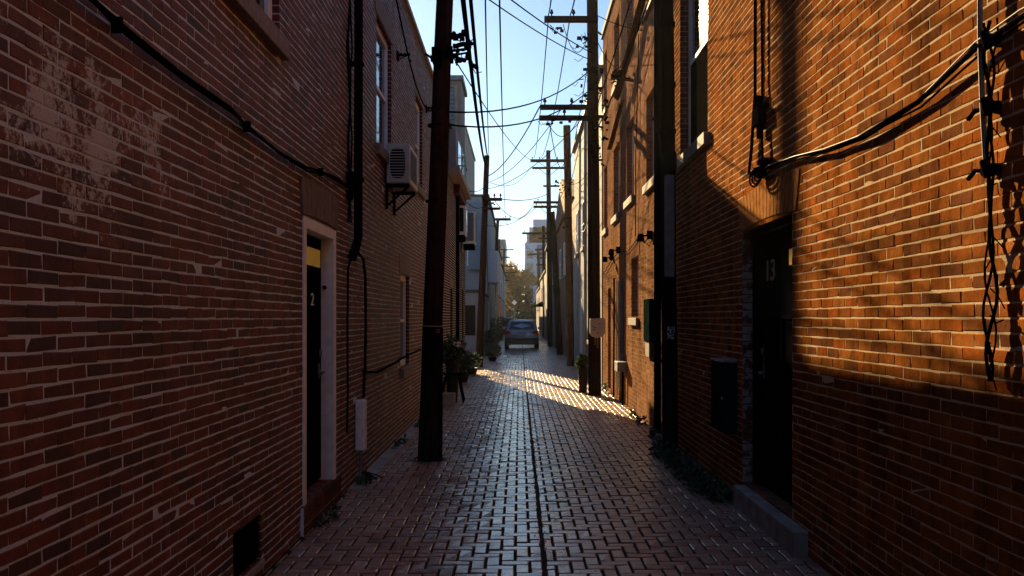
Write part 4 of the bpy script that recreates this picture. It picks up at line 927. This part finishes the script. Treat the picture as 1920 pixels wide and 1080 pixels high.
potted("bushy green shrub next to the far dark car", -1.35, 66, 0, .75, 1.1, 48, ph=.5, leaf=M_leafg)
potted("yellow green plant in a tall black planter before the meter box pole", 1.36, 19.4, 0, .14, .22, 49, ph=.55, pr=.11, leaf=M_leafg)
def weeds(label, spots, seed, leaf=M_leafd):
    b = MB(); r = random.Random(seed)
    for (x, y, rx, ry, h, c) in spots: leaves(b, (x, y, h * .45), (rx, ry, h * .55), c, .06, seed=r.randint(0, 9999))
    return tag(b.build("weeds", leaf), label, "weeds", kind='stuff')
weeds("low weeds along the foot of the orange brick wall", [(1.76 - .05 * (k % 3), 7.95 + k * .21, .13 + .05 * (k % 2), .16, .09 + .06 * (k % 3 == 1), 95) for k in range(12)] + [(1.66, 10.45, .13, .2, .16, 120), (1.75, 11.1, .13, .2, .12, 80), (1.78, 12.0, .1, .2, .14, 70), (1.82, 13.6, .07, .2, .14, 60), (1.84, 14.6, .06, .15, .12, 40), (1.82, 19.5, .08, .2, .2, 60)], 61)
weeds("sparse weeds at the kerb under the white conduit box", [(-1.5, 8.75, .09, .2, .07, 60), (-1.5, 7.2, .05, .4, .05, 40), (-1.5, 11.5, .04, .6, .05, 40), (-1.48, 13.4, .05, .5, .06, 40)], 62)
b = MB(); r = random.Random(9)
for _ in range(230):
    x, y = r.choice([r.uniform(-1.4, 1.85), r.gauss(.16, .05), r.gauss(1.7, .15)]), r.uniform(4.5, 30); a = r.uniform(0, 6.3); s_ = r.uniform(.012, .03)
    b.add([(x + s_ * math.cos(a + k * 1.57) * (1, .5)[k % 2], y + s_ * math.sin(a + k * 1.57) * (1, .5)[k % 2], .004 + r.uniform(0, .008)) for k in range(4)], [(0,1,2,3)])
tag(b.build("fallen_leaves", mat_leaf("dry_leaves", [(.06,.035,.02), (.10,.06,.03), (.04,.03,.02)])), "small dry leaves scattered over the brick paving", "leaves", kind='stuff')

b = MB(); r = random.Random(19)
def pebble(x, y, s_):
    q = [Vector((x, y, .002)) + Vector(p) * s_ for p in ((1,0,0),(.2,.9,0),(-.9,.3,0),(-.3,-.9,0),(.1,0,.8))]
    b.add(q, [(0,1,4),(1,2,4),(2,3,4),(3,0,4)])
for (px_, py_, rr, c) in ((-1.03, 10.2, .14, 160), (1.765, 10.6, .11, 130), (1.556, 18.76, .15, 90), (-1.32, 29.6, .14, 50)):
    for _ in range(c):
        a, d = r.uniform(0, 6.3), rr + abs(r.gauss(0, .05)); pebble(px_ + math.cos(a) * d, py_ + math.sin(a) * d, r.uniform(.004, .014))
for _ in range(900):
    side = r.random()
    pebble((-1.585 + abs(r.gauss(0, .03))) if side < .4 else (1.91 - abs(r.gauss(0, .05))) if side < .8 else r.gauss(.16, .02), r.uniform(4.5, 20), r.uniform(.003, .010))
tag(b.build("grit", plain("grit_soil", (.10,.085,.07), .95, var=.4, scale=40)), "grit and soil gathered along the wall feet and pole bases", "grit", kind='stuff')

def tree(label, x, y, h, rx, cnt, leaf, seed, size=.5, low=.25, group=None):
    t = thing("tree", label, "tree", (x, y, 0), group); r = random.Random(seed)
    b = MB(); b.tube([(x, y, -.05), (x + .1, y, h * .3), (x - .05, y, h * .6)], [.28, .2, .1], 9)
    for _ in range(9):
        z = h * r.uniform(.25, .55); a = r.uniform(0, 6.3); b.tube([(x, y, z), (x + math.cos(a) * rx * .5, y + math.sin(a) * rx * .5, z + h * .15), (x + math.cos(a) * rx * .85, y + math.sin(a) * rx * .85, z + h * r.uniform(.2, .38))], [.09, .05, .02], 5)
    b.build("trunk", M_pole2, t)
    b = MB()
    for _ in range(26):
        a, q = r.uniform(0, 6.3), r.uniform(0, 1) ** .6; zz = r.uniform(low, .95); wr = math.sin(min(1, (1.02 - zz) / .6) * 1.57)
        c = (x + math.cos(a) * rx * q * wr, y + math.sin(a) * rx * q * wr, h * zz); s_ = r.uniform(.12, .3) * rx
        leaves(b, c, (s_ * 1.3, s_ * 1.3, s_), cnt // 26, size, seed=r.randint(0, 99999))
    b.build("crown", leaf, t); return t
tree("golden autumn tree at the end of the alley", -1.2, 128, 9.2, 3.6, 5200, M_leafa, 71, .42, .12)
tree("taller orange brown tree behind the white road sign", 1.0, 134, 8.6, 3.2, 4200, M_leafa, 72, .42, .12)
tree("green tree in front of the blue panels of the office building", 3.6, 125, 8.8, 1.8, 2600, M_leafg, 73, .36, .35)
tree("dark olive tree low behind the end of the alley", -4.0, 150, 9.4, 4.5, 3600, mat_leaf("olive_leaves", [(.07,.07,.04), (.10,.09,.05), (.05,.055,.035)]), 74, .6, .1)
tag(leaves(MB(), (0, 122, .9), (6, 1.2, 1.6), 2600, .4, seed=75).build("hedge", M_leafd), "dark hedge across the far end of the alley", "hedge")
t = thing("road_sign", "white diamond road sign on a post at the far end", "road sign", (-.6, 108, 0))
b = MB(); b.prism([(-.6, 107.9, 3.1), (-.28, 107.9, 3.42), (-.6, 107.9, 3.74), (-.92, 107.9, 3.42)], (0, .03, 0)); b.build("sign_plate", M_white, t); MB().tube([(-.6, 108, -.06), (-.6, 108, 3.4)], .05, 8).build("post", M_galv, t)

# ------------------------------------------------------------------ evening haze in the air
mh = bpy.data.materials.new("evening_haze"); mh.use_nodes = True; nt = mh.node_tree; nt.nodes.remove(nt.nodes["Principled BSDF"])
pv_ = nt.nodes.new("ShaderNodeVolumePrincipled"); pv_.inputs["Color"].default_value = (.95, .93, .9, 1); pv_.inputs["Density"].default_value = .00045; pv_.inputs["Anisotropy"].default_value = .3
nt.links.new(pv_.outputs[0], nt.nodes["Material Output"].inputs["Volume"])
hz = MB().box(-410, 410, -110, 910, -1.1, 20).build("haze", mh); tag(hz, kind='stuff')
